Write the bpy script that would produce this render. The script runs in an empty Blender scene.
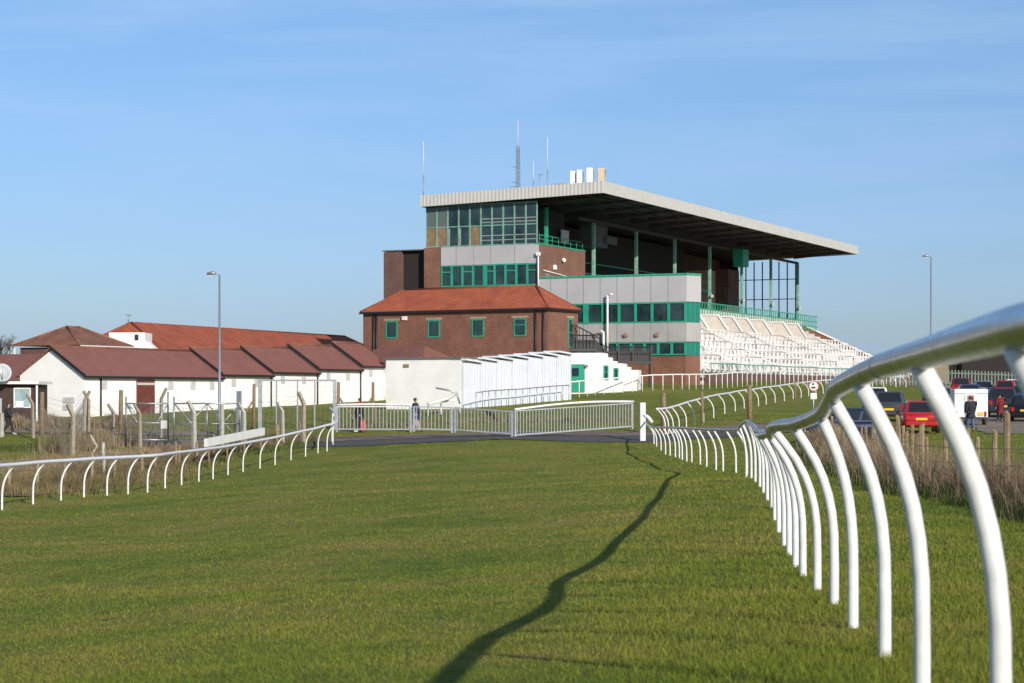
import bpy, math, random
import numpy as np
from mathutils import Vector, Matrix

random.seed(7)
rng = np.random.default_rng(7)
sc = bpy.context.scene
COL = sc.collection
R = math.radians

# ------------------------------------------------------------------ camera, sky, sun, exposure
F = 2000.0          # focal length in pixels of the 1024 wide frame
YH = 395.0          # image row of the horizon
CZ = 2.1            # eye height above the ground at the gate
cam_data = bpy.data.cameras.new("camera")
cam = bpy.data.objects.new("camera", cam_data); COL.objects.link(cam)
cam.location = (0, 0, CZ); cam.rotation_euler = (R(90), 0, 0)
cam_data.sensor_width = 36; cam_data.lens = F*36/1024
cam_data.shift_y = (YH-341.5)/1024
cam_data.clip_start = .1; cam_data.clip_end = 12000
cam_data.dof.use_dof = True; cam_data.dof.focus_distance = 45; cam_data.dof.aperture_fstop = 7
sc.camera = cam

SUN_EL = R(22); SX, SY = .42, -.907          # the sun stands behind the camera, to its right
sd = Vector((SX*math.cos(SUN_EL), SY*math.cos(SUN_EL), math.sin(SUN_EL))).normalized()
w = bpy.data.worlds.new("World"); sc.world = w; w.use_nodes = True
nt = w.node_tree; bg = nt.nodes['Background']
sky = nt.nodes.new('ShaderNodeTexSky'); sky.sky_type = 'NISHITA'; sky.sun_disc = False
sky.sun_elevation = SUN_EL; sky.sun_rotation = math.atan2(SX, SY)
sky.air_density = 1.0; sky.dust_density = .7; sky.ozone_density = 2.2; sky.altitude = 100
# thin high cirrus in the sky itself
tc = nt.nodes.new('ShaderNodeTexCoord'); mp = nt.nodes.new('ShaderNodeMapping')
mp.inputs['Scale'].default_value = (3.2, 3.2, 24.0); mp.inputs['Rotation'].default_value = (0, R(-5), 0)
nz = nt.nodes.new('ShaderNodeTexNoise'); nz.inputs['Scale'].default_value = 1.6
nz.inputs['Detail'].default_value = 6; nz.inputs['Roughness'].default_value = .55; nz.inputs['Distortion'].default_value = .5
rp = nt.nodes.new('ShaderNodeValToRGB'); rp.color_ramp.elements[0].position = .40; rp.color_ramp.elements[1].position = .80
rp.color_ramp.elements[1].color = (.46, .46, .46, 1)
mx = nt.nodes.new('ShaderNodeMix'); mx.data_type = 'RGBA'
mx.inputs['B'].default_value = (6.2, 6.9, 7.8, 1)
nt.links.new(tc.outputs['Generated'], mp.inputs['Vector']); nt.links.new(mp.outputs['Vector'], nz.inputs['Vector'])
nt.links.new(nz.outputs['Fac'], rp.inputs['Fac']); nt.links.new(rp.outputs['Color'], mx.inputs['Factor'])
nt.links.new(sky.outputs['Color'], mx.inputs['A']); 
sx_ = nt.nodes.new('ShaderNodeSeparateXYZ'); nt.links.new(tc.outputs['Generated'], sx_.inputs['Vector'])
tr = nt.nodes.new('ShaderNodeValToRGB'); tr.color_ramp.elements[0].color = (.50, .61, .91, 1); tr.color_ramp.elements[1].color = (.68, .84, 1.02, 1)
tr.color_ramp.elements[0].position = 0; tr.color_ramp.elements[1].position = .22; nt.links.new(sx_.outputs['Z'], tr.inputs['Fac'])
ml = nt.nodes.new('ShaderNodeMix'); ml.data_type = 'RGBA'; ml.blend_type = 'MULTIPLY'; ml.inputs['Factor'].default_value = 1
nt.links.new(mx.outputs['Result'], ml.inputs['A']); nt.links.new(tr.outputs['Color'], ml.inputs['B'])
nt.links.new(ml.outputs['Result'], bg.inputs['Color'])
bg.inputs['Strength'].default_value = .10

sun_d = bpy.data.lights.new("sun", 'SUN'); sun = bpy.data.objects.new("sun", sun_d); COL.objects.link(sun)
sun_d.energy = 3.9; sun_d.angle = R(.5); sun_d.color = (1, .93, .82)
sun.rotation_euler = sd.to_track_quat('Z', 'Y').to_euler(); sun.location = sd*400

sc.view_settings.view_transform = 'Standard'; sc.view_settings.look = 'None'
sc.view_settings.exposure = .3; sc.view_settings.gamma = 1
sc.render.engine = 'CYCLES'

# ------------------------------------------------------------------ helpers
def P(px, py, d):
    return Vector(((px-512)*d/F, d, CZ-(py-YH)*d/F))

ORG = {}
def tag(o, label=None, cat=None, group=None, kind=None):
    if label: o['label'] = label
    if cat: o['category'] = cat
    if group: o['group'] = group
    if kind: o['kind'] = kind
    return o
def thing(name, loc, label, cat, group=None):
    o = bpy.data.objects.new(name, None); COL.objects.link(o); o.location = loc
    o.empty_display_size = .3
    ORG[o.name] = Vector(loc)
    return tag(o, label, cat, group)
def copy_thing(root, loc, rz=None, label=None):
    c = root.copy(); COL.objects.link(c); c.location = loc
    if rz is not None: c.rotation_euler = (0, 0, rz)
    if label: c['label'] = label
    for ch in list(root.children):
        k = ch.copy(); COL.objects.link(k); k.parent = c
        for g in list(ch.children):
            q = g.copy(); COL.objects.link(q); q.parent = k
    return c

class MB:
    """collects faces; builds ONE mesh object with metric UVs"""
    def __init__(s, T=None):
        s.v = []; s.f = []; s.T = T or (lambda x, y, z: Vector((x, y, z))); s.sm = []
    def add(s, pts, faces, smooth=False, raw=False):
        n = len(s.v)
        s.v += [Vector(p) if raw else s.T(*p) for p in pts]
        for f in faces: s.f.append([n+i for i in f]); s.sm.append(smooth)
        return s
    def box(s, x0, x1, y0, y1, z0, z1):
        x0, x1 = sorted((x0, x1)); y0, y1 = sorted((y0, y1)); z0, z1 = sorted((z0, z1))
        return s.add([(x0,y0,z0),(x1,y0,z0),(x1,y1,z0),(x0,y1,z0),(x0,y0,z1),(x1,y0,z1),(x1,y1,z1),(x0,y1,z1)],
              [(3,2,1,0),(4,5,6,7),(0,1,5,4),(1,2,6,5),(2,3,7,6),(3,0,4,7)])
    def poly(s, pts): return s.add(pts, [tuple(range(len(pts)))])
    def prism(s, pts, off):
        n = len(pts); o = Vector(off)
        return s.add([tuple(p) for p in pts]+[tuple(Vector(p)+o) for p in pts],
            [tuple(range(n))[::-1], tuple(range(n, 2*n))]+[(i, (i+1) % n, n+(i+1) % n, n+i) for i in range(n)])
    def tube(s, path, r, seg=8, raw=False, smooth=True, flat=1.0):
        pts = [Vector(p) if raw else s.T(*p) for p in path]
        n0 = len(s.v); m = len(pts); ref = None
        for i, p in enumerate(pts):
            t = (pts[min(i+1, m-1)]-pts[max(i-1, 0)]).normalized()
            if ref is None or abs(t.dot(ref)) > .98:
                ref = Vector((0, 0, 1)) if abs(t.z) < .9 else Vector((1, 0, 0))
            a = t.cross(ref).normalized(); b = a.cross(t).normalized(); ref = b
            rr = r[i] if isinstance(r, (list, tuple)) else r
            for k in range(seg):
                an = 2*math.pi*k/seg
                s.v.append(p+a*math.cos(an)*rr*flat+b*math.sin(an)*rr)
        for i in range(m-1):
            for k in range(seg):
                k2 = (k+1) % seg
                s.f.append([n0+i*seg+k, n0+i*seg+k2, n0+(i+1)*seg+k2, n0+(i+1)*seg+k]); s.sm.append(smooth)
        s.f.append([n0+k for k in range(seg)][::-1]); s.sm.append(False)
        s.f.append([n0+(m-1)*seg+k for k in range(seg)]); s.sm.append(False)
        return s
    def bar(s, p, q, r, seg=6, raw=False): return s.tube([p, q], r, seg, raw, smooth=seg > 4)
    def build(s, name, mat, parent=None, bevel=0):
        o0 = ORG[parent.name] if parent else Vector((0, 0, 0))
        me = bpy.data.meshes.new(name)
        me.from_pydata([tuple(v-o0) for v in s.v], [], s.f)
        me.polygons.foreach_set('use_smooth', s.sm)
        uv = me.uv_layers.new(name='UVMap')
        for p in me.polygons:
            n = p.normal
            h = Vector((-n.y, n.x, 0))
            if h.length < .15: h = Vector((1, 0, 0)); g = Vector((0, 1, 0))
            else:
                h.normalize(); g = n.cross(h)
                if g.z < 0: g = -g
            for li in p.loop_indices:
                c = s.v[me.loops[li].vertex_index]
                uv.data[li].uv = (c.dot(h), c.dot(g))
        me.materials.append(mat)
        o = bpy.data.objects.new(name, me); COL.objects.link(o)
        if parent: o.parent = parent; ORG[o.name] = o0
        else: ORG[o.name] = o0
        if bevel:
            b = o.modifiers.new('bevel', 'BEVEL'); b.width = bevel; b.segments = 2; b.limit_method = 'ANGLE'
        return o

def frame(o, ex, ey, ez=(0, 0, 1)):
    o = Vector(o); ex = Vector(ex); ey = Vector(ey); ez = Vector(ez)
    return lambda x, y, z: o+ex*x+ey*y+ez*z

# ------------------------------------------------------------------ materials
MATS = {}
def _nodes(name):
    m = bpy.data.materials.new(name); m.use_nodes = True
    t = m.node_tree; return m, t, t.nodes['Principled BSDF']
def N(t, typ, **kw):
    n = t.nodes.new(typ)
    for k, v in kw.items():
        if k in n.inputs: n.inputs[k].default_value = v
        else: setattr(n, k, v)
    return n
def mat(name, col, rough=.6, metal=0, var=.12, scale=3.0, bump=0, spec=.5, coat=0, obj=True, col2=None):
    if name in MATS: return MATS[name]
    m, t, b = _nodes(name)
    b.inputs['Roughness'].default_value = rough; b.inputs['Metallic'].default_value = metal
    b.inputs['Specular IOR Level'].default_value = spec; b.inputs['Coat Weight'].default_value = coat
    g = N(t, 'ShaderNodeNewGeometry')
    n = N(t, 'ShaderNodeTexNoise', Scale=scale, Detail=6, Roughness=.65)
    t.links.new(g.outputs['Position'], n.inputs['Vector'])
    c2 = col2 or tuple(c*(1-2.2*var) for c in col)
    r = N(t, 'ShaderNodeValToRGB')
    r.color_ramp.elements[0].position = .3; r.color_ramp.elements[1].position = .62
    r.color_ramp.elements[0].color = (*c2, 1); r.color_ramp.elements[1].color = (*col, 1)
    t.links.new(n.outputs['Fac'], r.inputs['Fac']); t.links.new(r.outputs['Color'], b.inputs['Base Color'])
    if bump:
        bp = N(t, 'ShaderNodeBump', Strength=bump, Distance=.02)
        t.links.new(n.outputs['Fac'], bp.inputs['Height']); t.links.new(bp.outputs['Normal'], b.inputs['Normal'])
    MATS[name] = m; return m
def brick(name, c1, c2, mortar, bw=.225, bh=.075, ms=.012, rough=.85, var=.5, bias=0.0):
    m, t, b = _nodes(name); b.inputs['Roughness'].default_value = rough
    u = N(t, 'ShaderNodeUVMap')
    k = N(t, 'ShaderNodeTexBrick'); k.inputs['Scale'].default_value = 1
    k.inputs['Brick Width'].default_value = bw; k.inputs['Row Height'].default_value = bh; k.inputs['Mortar Size'].default_value = ms
    k.inputs['Color1'].default_value = (*c1, 1); k.inputs['Color2'].default_value = (*c2, 1); k.inputs['Mortar'].default_value = (*mortar, 1)
    k.inputs['Bias'].default_value = bias
    t.links.new(u.outputs['UV'], k.inputs['Vector'])
    g = N(t, 'ShaderNodeNewGeometry'); n = N(t, 'ShaderNodeTexNoise', Scale=.7, Detail=7, Roughness=.7)
    t.links.new(g.outputs['Position'], n.inputs['Vector'])
    mr = N(t, 'ShaderNodeMapRange'); mr.inputs['From Min'].default_value = .3; mr.inputs['From Max'].default_value = .7
    mr.inputs['To Min'].default_value = 1-var*.55; mr.inputs['To Max'].default_value = 1+var*.3
    t.links.new(n.outputs['Fac'], mr.inputs['Value'])
    x = N(t, 'ShaderNodeVectorMath', operation='SCALE')
    t.links.new(k.outputs['Color'], x.inputs[0]); t.links.new(mr.outputs['Result'], x.inputs['Scale'])
    t.links.new(x.outputs['Vector'], b.inputs['Base Color'])
    bp = N(t, 'ShaderNodeBump', Strength=.4, Distance=.01); bp.invert = True
    t.links.new(k.outputs['Fac'], bp.inputs['Height']); t.links.new(bp.outputs['Normal'], b.inputs['Normal'])
    MATS[name] = m; return m
def ribbed(name, col, period=.3, depth=.03, rough=.5, var=.15, metal=0, rows=0, col2=None, lich=None):
    """corrugated / pantiled sheet along the UV u axis (metres)"""
    m, t, b = _nodes(name); b.inputs['Roughness'].default_value = rough; b.inputs['Metallic'].default_value = metal
    u = N(t, 'ShaderNodeUVMap'); sp = N(t, 'ShaderNodeSeparateXYZ'); t.links.new(u.outputs['UV'], sp.inputs['Vector'])
    a = N(t, 'ShaderNodeMath', operation='MULTIPLY'); a.inputs[1].default_value = 2*math.pi/period
    s = N(t, 'ShaderNodeMath', operation='SINE'); t.links.new(sp.outputs['X'], a.inputs[0]); t.links.new(a.outputs[0], s.inputs[0])
    hgt = s.outputs[0]
    if rows:
        d = N(t, 'ShaderNodeMath', operation='DIVIDE'); d.inputs[1].default_value = rows; t.links.new(sp.outputs['Y'], d.inputs[0])
        fr = N(t, 'ShaderNodeMath', operation='FRACT'); t.links.new(d.outputs[0], fr.inputs[0])
        ad = N(t, 'ShaderNodeMath', operation='MULTIPLY_ADD'); ad.inputs[1].default_value = -1.2
        t.links.new(fr.outputs[0], ad.inputs[0]); t.links.new(hgt, ad.inputs[2]); hgt = ad.outputs[0]
    bp = N(t, 'ShaderNodeBump', Strength=.9, Distance=depth); t.links.new(hgt, bp.inputs['Height'])
    t.links.new(bp.outputs['Normal'], b.inputs['Normal'])
    g = N(t, 'ShaderNodeNewGeometry'); n = N(t, 'ShaderNodeTexNoise', Scale=.9, Detail=9, Roughness=.72)
    t.links.new(g.outputs['Position'], n.inputs['Vector'])
    r = N(t, 'ShaderNodeValToRGB'); r.color_ramp.elements[0].position = .33; r.color_ramp.elements[1].position = .66
    r.color_ramp.elements[0].color = (*(col2 or tuple(c*(1-2*var) for c in col)), 1); r.color_ramp.elements[1].color = (*col, 1)
    if lich:
        e = r.color_ramp.elements.new(.72); e.color = (*lich, 1)
    t.links.new(n.outputs['Fac'], r.inputs['Fac']); t.links.new(r.outputs['Color'], b.inputs['Base Color'])
    MATS[name] = m; return m
def glass(name, col, rough=.06):
    m, t, b = _nodes(name)
    b.inputs['Base Color'].default_value = (*col, 1); b.inputs['Roughness'].default_value = rough; b.inputs['IOR'].default_value = 1.5
    MATS[name] = m; return m

m_white = mat('white_painted_wall', (.82, .79, .75), .8, var=.07, scale=.8)
m_whiteb = brick('white_painted_brick', (.88, .855, .82), (.865, .84, .805), (.83, .81, .775), .45, .22, .008, var=.16)
m_brick = brick('red_brown_brick', (.28, .10, .056), (.175, .066, .042), (.17, .115, .085))
m_brickd = brick('dark_brick', (.17, .075, .052), (.11, .05, .038), (.14, .10, .085))
m_pantile = ribbed('red_pantile', (.45, .108, .042), .24, .02, .85, .2, rows=.34, col2=(.25, .06, .03))
m_oldtile = ribbed('old_brown_tile', (.30, .125, .068), .25, .03, .85, .2, rows=.3, col2=(.15, .068, .045), lich=(.33, .2, .05))
m_browntile = ribbed('maroon_brown_tile', (.25, .098, .072), .33, .02, .8, .12, rows=.32, col2=(.19, .075, .058))
m_fascia = ribbed('pale_ribbed_cladding', (.56, .54, .50), .35, .012, .6, .06)
m_roofdeck = ribbed('grey_roof_sheet', (.35, .35, .34), .35, .04, .6)
m_panel = mat('pale_grey_panel', (.44, .43, .435), .55, var=.05, scale=.5)
m_panelb = mat('warm_grey_panel', (.40, .385, .37), .6, var=.08, scale=.6)
m_green = mat('emerald_green_paint', (.025, .33, .20), .45, var=.12, scale=1.5)
m_palegreen = mat('pale_weathered_green', (.22, .42, .32), .55, var=.2, scale=2)
m_glass = mat('dark_teal_glass', (.034, .068, .074), .05, var=.1, scale=.55, col2=(.007, .017, .021))
m_glassl = glass('grey_glass', (.10, .13, .12), .12)
m_ply = mat('plywood_board', (.27, .175, .10), .8, var=.2, scale=2)
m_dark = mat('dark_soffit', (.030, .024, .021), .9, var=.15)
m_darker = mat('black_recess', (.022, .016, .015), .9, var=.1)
m_blackm = mat('black_metal', (.018, .017, .018), .5, var=.1)
m_terr = mat('cream_terrace', (.62, .57, .52), .85, var=.15, scale=.6)
m_wrail = mat('white_barrier_paint', (.82, .80, .77), .5, var=.06, scale=2)
m_pvc = mat('white_plastic_post', (.76, .75, .73), .45, var=.09, scale=9, spec=.5)
m_pvcl = mat('white_plastic_rail', (.78, .77, .80), .3, var=.05, scale=4)
m_galv = mat('galvanised_steel', (.42, .44, .46), .45, metal=.7, var=.15, scale=4)
m_gate = mat('grey_blue_gate_paint', (.42, .45, .47), .5, metal=.2, var=.12, scale=5)
m_conc = mat('lichen_concrete', (.36, .30, .22), .9, var=.2, scale=9, bump=.4)
m_concl = mat('pale_concrete', (.46, .44, .38), .9, var=.2, scale=9, bump=.4)
m_wood = mat('weathered_wood', (.27, .19, .11), .9, var=.25, scale=12, bump=.5)
m_woodl = mat('pale_stake_wood', (.32, .235, .14), .9, var=.25, scale=12, bump=.5)
m_wire = mat('wire', (.30, .29, .27), .5, metal=.6, var=.1)
m_asph = mat('asphalt', (.085, .078, .076), .9, var=.2, scale=3, bump=.3)
m_path = mat('sandy_path', (.26, .185, .13), .95, var=.22, scale=1.3, bump=.4)
m_lamp = mat('lamp_steel', (.34, .35, .38), .45, metal=.6, var=.05)
m_lens = mat('lamp_glass', (.7, .7, .7), .2)
m_maroon = mat('maroon_door', (.16, .042, .028), .6, var=.15, scale=2)
m_bars = mat('grey_flat_roof', (.16, .16, .165), .8, var=.2)
m_bluew = mat('bluish_white_sheet', (.72, .745, .79), .5, var=.05, scale=.7)
m_tyre = mat('tyre', (.018, .018, .018), .85, var=.1)
m_rim = mat('alloy_rim', (.5, .5, .52), .3, metal=.8)
m_plate = mat('yellow_plate', (.75, .48, .03), .4, var=.03)
m_tail = mat('red_lens', (.45, .012, .01), .2, var=.05)
m_skin = mat('skin', (.48, .29, .21), .6, var=.06, scale=20)

# the near rail: glossy aluminium tube that mirrors the turf and the sky
def rail_mat():
    m, t, b = _nodes('polished_rail_tube')
    b.inputs['Metallic'].default_value = .9; b.inputs['Roughness'].default_value = .17
    g = N(t, 'ShaderNodeNewGeometry'); n = N(t, 'ShaderNodeTexNoise', Scale=7, Detail=8, Roughness=.7)
    t.links.new(g.outputs['Position'], n.inputs['Vector'])
    r = N(t, 'ShaderNodeValToRGB'); r.color_ramp.elements[0].color = (.25, .28, .29, 1); r.color_ramp.elements[1].color = (.42, .45, .48, 1)
    r.color_ramp.elements[0].position = .3; r.color_ramp.elements[1].position = .6
    t.links.new(n.outputs['Fac'], r.inputs['Fac']); t.links.new(r.outputs['Color'], b.inputs['Base Color'])
    mr = N(t, 'ShaderNodeMapRange'); mr.inputs['To Min'].default_value = .34; mr.inputs['To Max'].default_value = .18
    t.links.new(n.outputs['Fac'], mr.inputs['Value']); t.links.new(mr.outputs['Result'], b.inputs['Roughness'])
    bp = N(t, 'ShaderNodeBump', Strength=.012, Distance=.02); t.links.new(n.outputs['Fac'], bp.inputs['Height'])
    t.links.new(bp.outputs['Normal'], b.inputs['Normal'])
    return m
m_rail = rail_mat()

def turf_mat(name, cols, blade=False):
    m, t, b = _nodes(name); b.inputs['Roughness'].default_value = .9; b.inputs['Specular IOR Level'].default_value = .15
    g = N(t, 'ShaderNodeNewGeometry')
    mpn = N(t, 'ShaderNodeMapping'); mpn.inputs['Scale'].default_value = (.30, .30, .3); t.links.new(g.outputs['Position'], mpn.inputs['Vector'])
    n1 = N(t, 'ShaderNodeTexNoise', Scale=.8, Detail=10, Roughness=.76, Distortion=.3); t.links.new(mpn.outputs['Vector'], n1.inputs['Vector'])
    r = N(t, 'ShaderNodeValToRGB'); cr = r.color_ramp
    pos = (.30, .44, .54, .66)
    cr.elements[0].position = pos[0]; cr.elements[0].color = (*cols[0], 1)
    cr.elements[1].position = pos[3]; cr.elements[1].color = (*cols[3], 1)
    for p, c in zip(pos[1:3], cols[1:3]):
        e = cr.elements.new(p); e.color = (*c, 1)
    t.links.new(n1.outputs['Fac'], r.inputs['Fac'])
    n2 = N(t, 'ShaderNodeTexNoise', Scale=26, Detail=9, Roughness=.82); t.links.new(g.outputs['Position'], n2.inputs['Vector'])
    mr = N(t, 'ShaderNodeMapRange'); mr.inputs['From Min'].default_value = .3; mr.inputs['From Max'].default_value = .7
    mr.inputs['To Min'].default_value = .62; mr.inputs['To Max'].default_value = 1.35
    src = n2.outputs['Fac']
    if blade:
        at = N(t, 'ShaderNodeAttribute', attribute_name='tint'); src = at.outputs['Fac']
        mr.inputs['From Min'].default_value = 0; mr.inputs['From Max'].default_value = 1
        mr.inputs['To Min'].default_value = .80; mr.inputs['To Max'].default_value = 1.25
    t.links.new(src, mr.inputs['Value'])
    n3 = N(t, 'ShaderNodeTexNoise', Scale=2.3, Detail=5, Roughness=.6); t.links.new(g.outputs['Position'], n3.inputs['Vector'])
    m3 = N(t, 'ShaderNodeMapRange'); m3.inputs['From Min'].default_value = .56; m3.inputs['From Max'].default_value = .72
    m3.inputs['To Min'].default_value = 0; m3.inputs['To Max'].default_value = .75; t.links.new(n3.outputs['Fac'], m3.inputs['Value'])
    tuft = N(t, 'ShaderNodeMix', data_type='RGBA'); tuft.inputs['B'].default_value = (*cols[4], 1) if len(cols) > 4 else (*cols[0], 1)
    t.links.new(m3.outputs['Result'], tuft.inputs['Factor']); t.links.new(r.outputs['Color'], tuft.inputs['A'])
    x = N(t, 'ShaderNodeVectorMath', operation='SCALE'); t.links.new(tuft.outputs['Result'], x.inputs[0]); t.links.new(mr.outputs['Result'], x.inputs['Scale'])
    t.links.new(x.outputs['Vector'], b.inputs['Base Color'])
    if not blade:
        bp = N(t, 'ShaderNodeBump', Strength=.6, Distance=.04); t.links.new(n2.outputs['Fac'], bp.inputs['Height'])
        t.links.new(bp.outputs['Normal'], b.inputs['Normal'])
    else:
        b.inputs['Transmission Weight'].default_value = 0
        b.inputs['Subsurface Weight'].default_value = 0
    return m
G = [(.078, .122, .013), (.128, .155, .018), (.172, .172, .027), (.225, .175, .052), (.038, .066, .012)]
m_turf = turf_mat('mown_turf', [tuple(c*1.12 for c in g) for g in G])
m_blade = turf_mat('turf_blades', [tuple(c*1.1 for c in g) for g in G], True)
D = [(.10, .075, .035), (.15, .115, .055), (.21, .155, .08), (.29, .21, .115)]
m_dry = turf_mat('dead_grass_stems', D, True)
m_dryg = turf_mat('dead_grass_mat', [tuple(c*.75 for c in g) for g in D])
DB = [(.13, .095, .06), (.20, .148, .095), (.27, .20, .13), (.35, .265, .175)]
m_dryb = turf_mat('grey_brown_stems', DB, True)
m_rough = turf_mat('rough_green_tussock', [(.05, .075, .02), (.07, .1, .024), (.09, .115, .03), (.13, .125, .045)], True)

# ------------------------------------------------------------------ terrain
TK = np.array([-300, 0, 150, 330, 480, 650, 750, 850, 1024, 1300.])
TAB = [
 (1,   [-1.15]*10),
 (6,   [-1.25,-1.25,-1.22,-1.2,-1.18,-1.16,-1.15,-1.15,-1.15,-1.15]),
 (10,  [-1.5,-1.45,-1.4,-1.36,-1.33,-1.29,-1.26,-1.25,-1.23,-1.2]),
 (15,  [-2.0,-1.9,-1.8,-1.7,-1.62,-1.54,-1.5,-1.48,-1.46,-1.4]),
 (24,  [-2.5,-2.35,-2.25,-2.1,-1.95,-1.82,-1.74,-1.72,-1.7,-1.6]),
 (35,  [-2.9,-2.75,-2.6,-2.4,-2.2,-2.0,-1.88,-1.86,-1.85,-1.8]),
 (46,  [-3.15,-3.0,-2.85,-2.6,-2.35,-2.08,-1.92,-1.95,-2.0,-2.0]),
 (56,  [-3.25,-3.12,-3.0,-2.75,-2.5,-2.33,-2.23,-2.15,-2.1,-2.1]),
 (70,  [-3.3,-3.25,-3.3,-2.95,-2.6,-2.48,-2.42,-2.3,-2.1,-2.1]),
 (85,  [-3.2,-3.15,-3.4,-3.05,-2.5,-2.62,-2.5,-2.1,-1.85,-1.85]),
 (100, [-2.6,-2.5,-2.85,-2.65,-2.15,-2.42,-2.2,-1.62,-1.78,-1.7]),
 (115, [-2.1,-2.0,-2.1,-2.1,-1.95,-1.85,-1.35,-1.25,-1.55,-1.5]),
 (125, [-1.3,-1.25,-1.25,-1.6,-1.25,-1.35,-1.15,-1.1,-1.35,-1.3]),
 (140, [-1.0,-1.0,-1.0,-.9,-.62,-.5,-.7,-.75,-1.0,-1.0]),
 (152, [-.8,-.8,-.7,-.6,-.3,.1,-.2,-.4,-.6,-.6]),
 (158, [-.7,-.7,-.6,-.45,-.2,.4,.1,-.25,-.45,-.45]),
 (167, [-.6,-.6,-.5,-.3,0,1.35,.7,.1,-.3,-.3]),
 (180, [-.3,-.3,-.3,0,.4,1.5,1.4,.8,0,0]),
 (210, [0,0,0,.3,.8,1.5,1.6,1.3,.6,.5]),
 (260, [0,0,0,.3,.8,1.5,1.6,1.5,1,.8]),
 (500, [-1]*10), (1200, [-6]*10), (6000, [-60]*10)]
DK = np.array([r[0] for r in TAB], float); TZ = np.array([r[1] for r in TAB])
def _gz(X, d):
    dd = np.clip(d, 1, 6000); t = np.clip(512+F*X/np.maximum(dd, 7), -300, 1299.9)
    i = np.clip(np.searchsorted(DK, dd)-1, 0, len(DK)-2); j = np.clip(np.searchsorted(TK, t)-1, 0, len(TK)-2)
    fd = np.clip((dd-DK[i])/(DK[i+1]-DK[i]), 0, 1); ft = (t-TK[j])/(TK[j+1]-TK[j])
    return (TZ[i,j]*(1-fd)+TZ[i+1,j]*fd)*(1-ft)+(TZ[i,j+1]*(1-fd)+TZ[i+1,j+1]*fd)*ft
def gza(X, d):
    X = np.asarray(X, float); d = np.asarray(d, float); r = 0
    for s in (-.06, -.03, 0, .03, .06):
        for q in (-.012, 0, .012):
            r = r+_gz(X+q*np.maximum(d, 7), d*(1+s)+s*4)
    z = r/15
    return z+CZ+.035*np.sin(X*.55+d*.21)*np.sin(d*.33-X*.17+1)+.015*np.sin(X*1.7+2)*np.sin(d*1.3)
def gz(X, d): return float(gza(X, d))
def G3(px, d, up=0):
    X = (px-512)*d/F
    return Vector((X, d, gz(X, d)+up))

def grid_mesh(name, X, Y, Z, mt):
    n, m = X.shape
    me = bpy.data.meshes.new(name)
    v = np.stack([X, Y, Z], -1).reshape(-1, 3)
    idx = np.arange(n*m).reshape(n, m)
    q = np.stack([idx[:-1,:-1], idx[:-1,1:], idx[1:,1:], idx[1:,:-1]], -1).reshape(-1, 4)
    me.vertices.add(len(v)); me.vertices.foreach_set('co', v.ravel())
    me.loops.add(q.size); me.loops.foreach_set('vertex_index', q.ravel())
    me.polygons.add(len(q)); me.polygons.foreach_set('loop_start', np.arange(len(q))*4); me.polygons.foreach_set('loop_total', np.full(len(q), 4))
    me.polygons.foreach_set('use_smooth', np.ones(len(q), bool)); me.update(); me.validate()
    me.materials.append(mt)
    o = bpy.data.objects.new(name, me); COL.objects.link(o); ORG[o.name] = Vector((0, 0, 0)); return o
dl = np.concatenate([np.linspace(-25, 0, 20)[:-1], np.linspace(0, 130, 210), np.linspace(130, 280, 120)[1:], np.geomspace(280, 6000, 40)[1:]])
ul = np.sinh(np.linspace(-2, 2, 170))/np.sinh(2)
DD, UU = np.meshgrid(dl, ul, indexing='ij')
XX = UU*(np.maximum(DD, 0)*.75+30)
tag(grid_mesh('ground', XX, DD, gza(XX, DD), m_turf), kind='structure')

def drape(name, line, half, mt, up=.03, n=60, kind='structure'):
    """a strip of ground cover: line of (X, d), half widths"""
    pts = [Vector((p[0], p[1])) for p in line]
    L = [0]
    for a, b in zip(pts, pts[1:]): L.append(L[-1]+(b-a).length)
    ss = np.linspace(0, L[-1], n); xs = np.interp(ss, L, [p.x for p in pts]); ys = np.interp(ss, L, [p.y for p in pts])
    tx = np.gradient(xs); ty = np.gradient(ys); l = np.hypot(tx, ty); nx, ny = -ty/l, tx/l
    hw = np.interp(ss, L, half) if isinstance(half, (list, tuple)) else np.full(n, half)
    k = np.linspace(-1, 1, 13)
    wob = .12*np.sin(ss*1.3)+.1*np.sin(ss*3.1+1)
    X = xs[:,None]+nx[:,None]*k*(hw+wob)[:,None]; Y = ys[:,None]+ny[:,None]*k*(hw+wob)[:,None]
    return tag(grid_mesh(name, X, Y, gza(X, Y)+up, mt), kind=kind)

# the road that crosses the course in front of the gate, its sandy verge, the path by the sheds, the car park
def xd(px, d): return ((px-512)*d/F, d)
drape('road', [xd(105, 107), xd(200, 105), xd(330, 103), xd(480, 101), xd(650, 103), xd(770, 104), xd(840, 106)], 3.0, m_asph, .03, 120)
drape('verge', [xd(300, 106.5), xd(480, 106), xd(650, 108), xd(780, 108)], 2.2, m_path, .05, 90)
drape('path', [xd(-120, 112.5), xd(60, 113), xd(220, 112)], 1.6, m_path, .05, 60)
drape('car_park_track', [xd(1045, 92), xd(1012, 108), xd(1000, 118), xd(1030, 132), xd(1060, 160), xd(1080, 190)], [2.6, 2.4, 2.2, 2.4, 3, 4], mat('gravel', (.25, .19, .15), .95, var=.2, scale=1.2, bump=.4), .03, 90)

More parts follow.
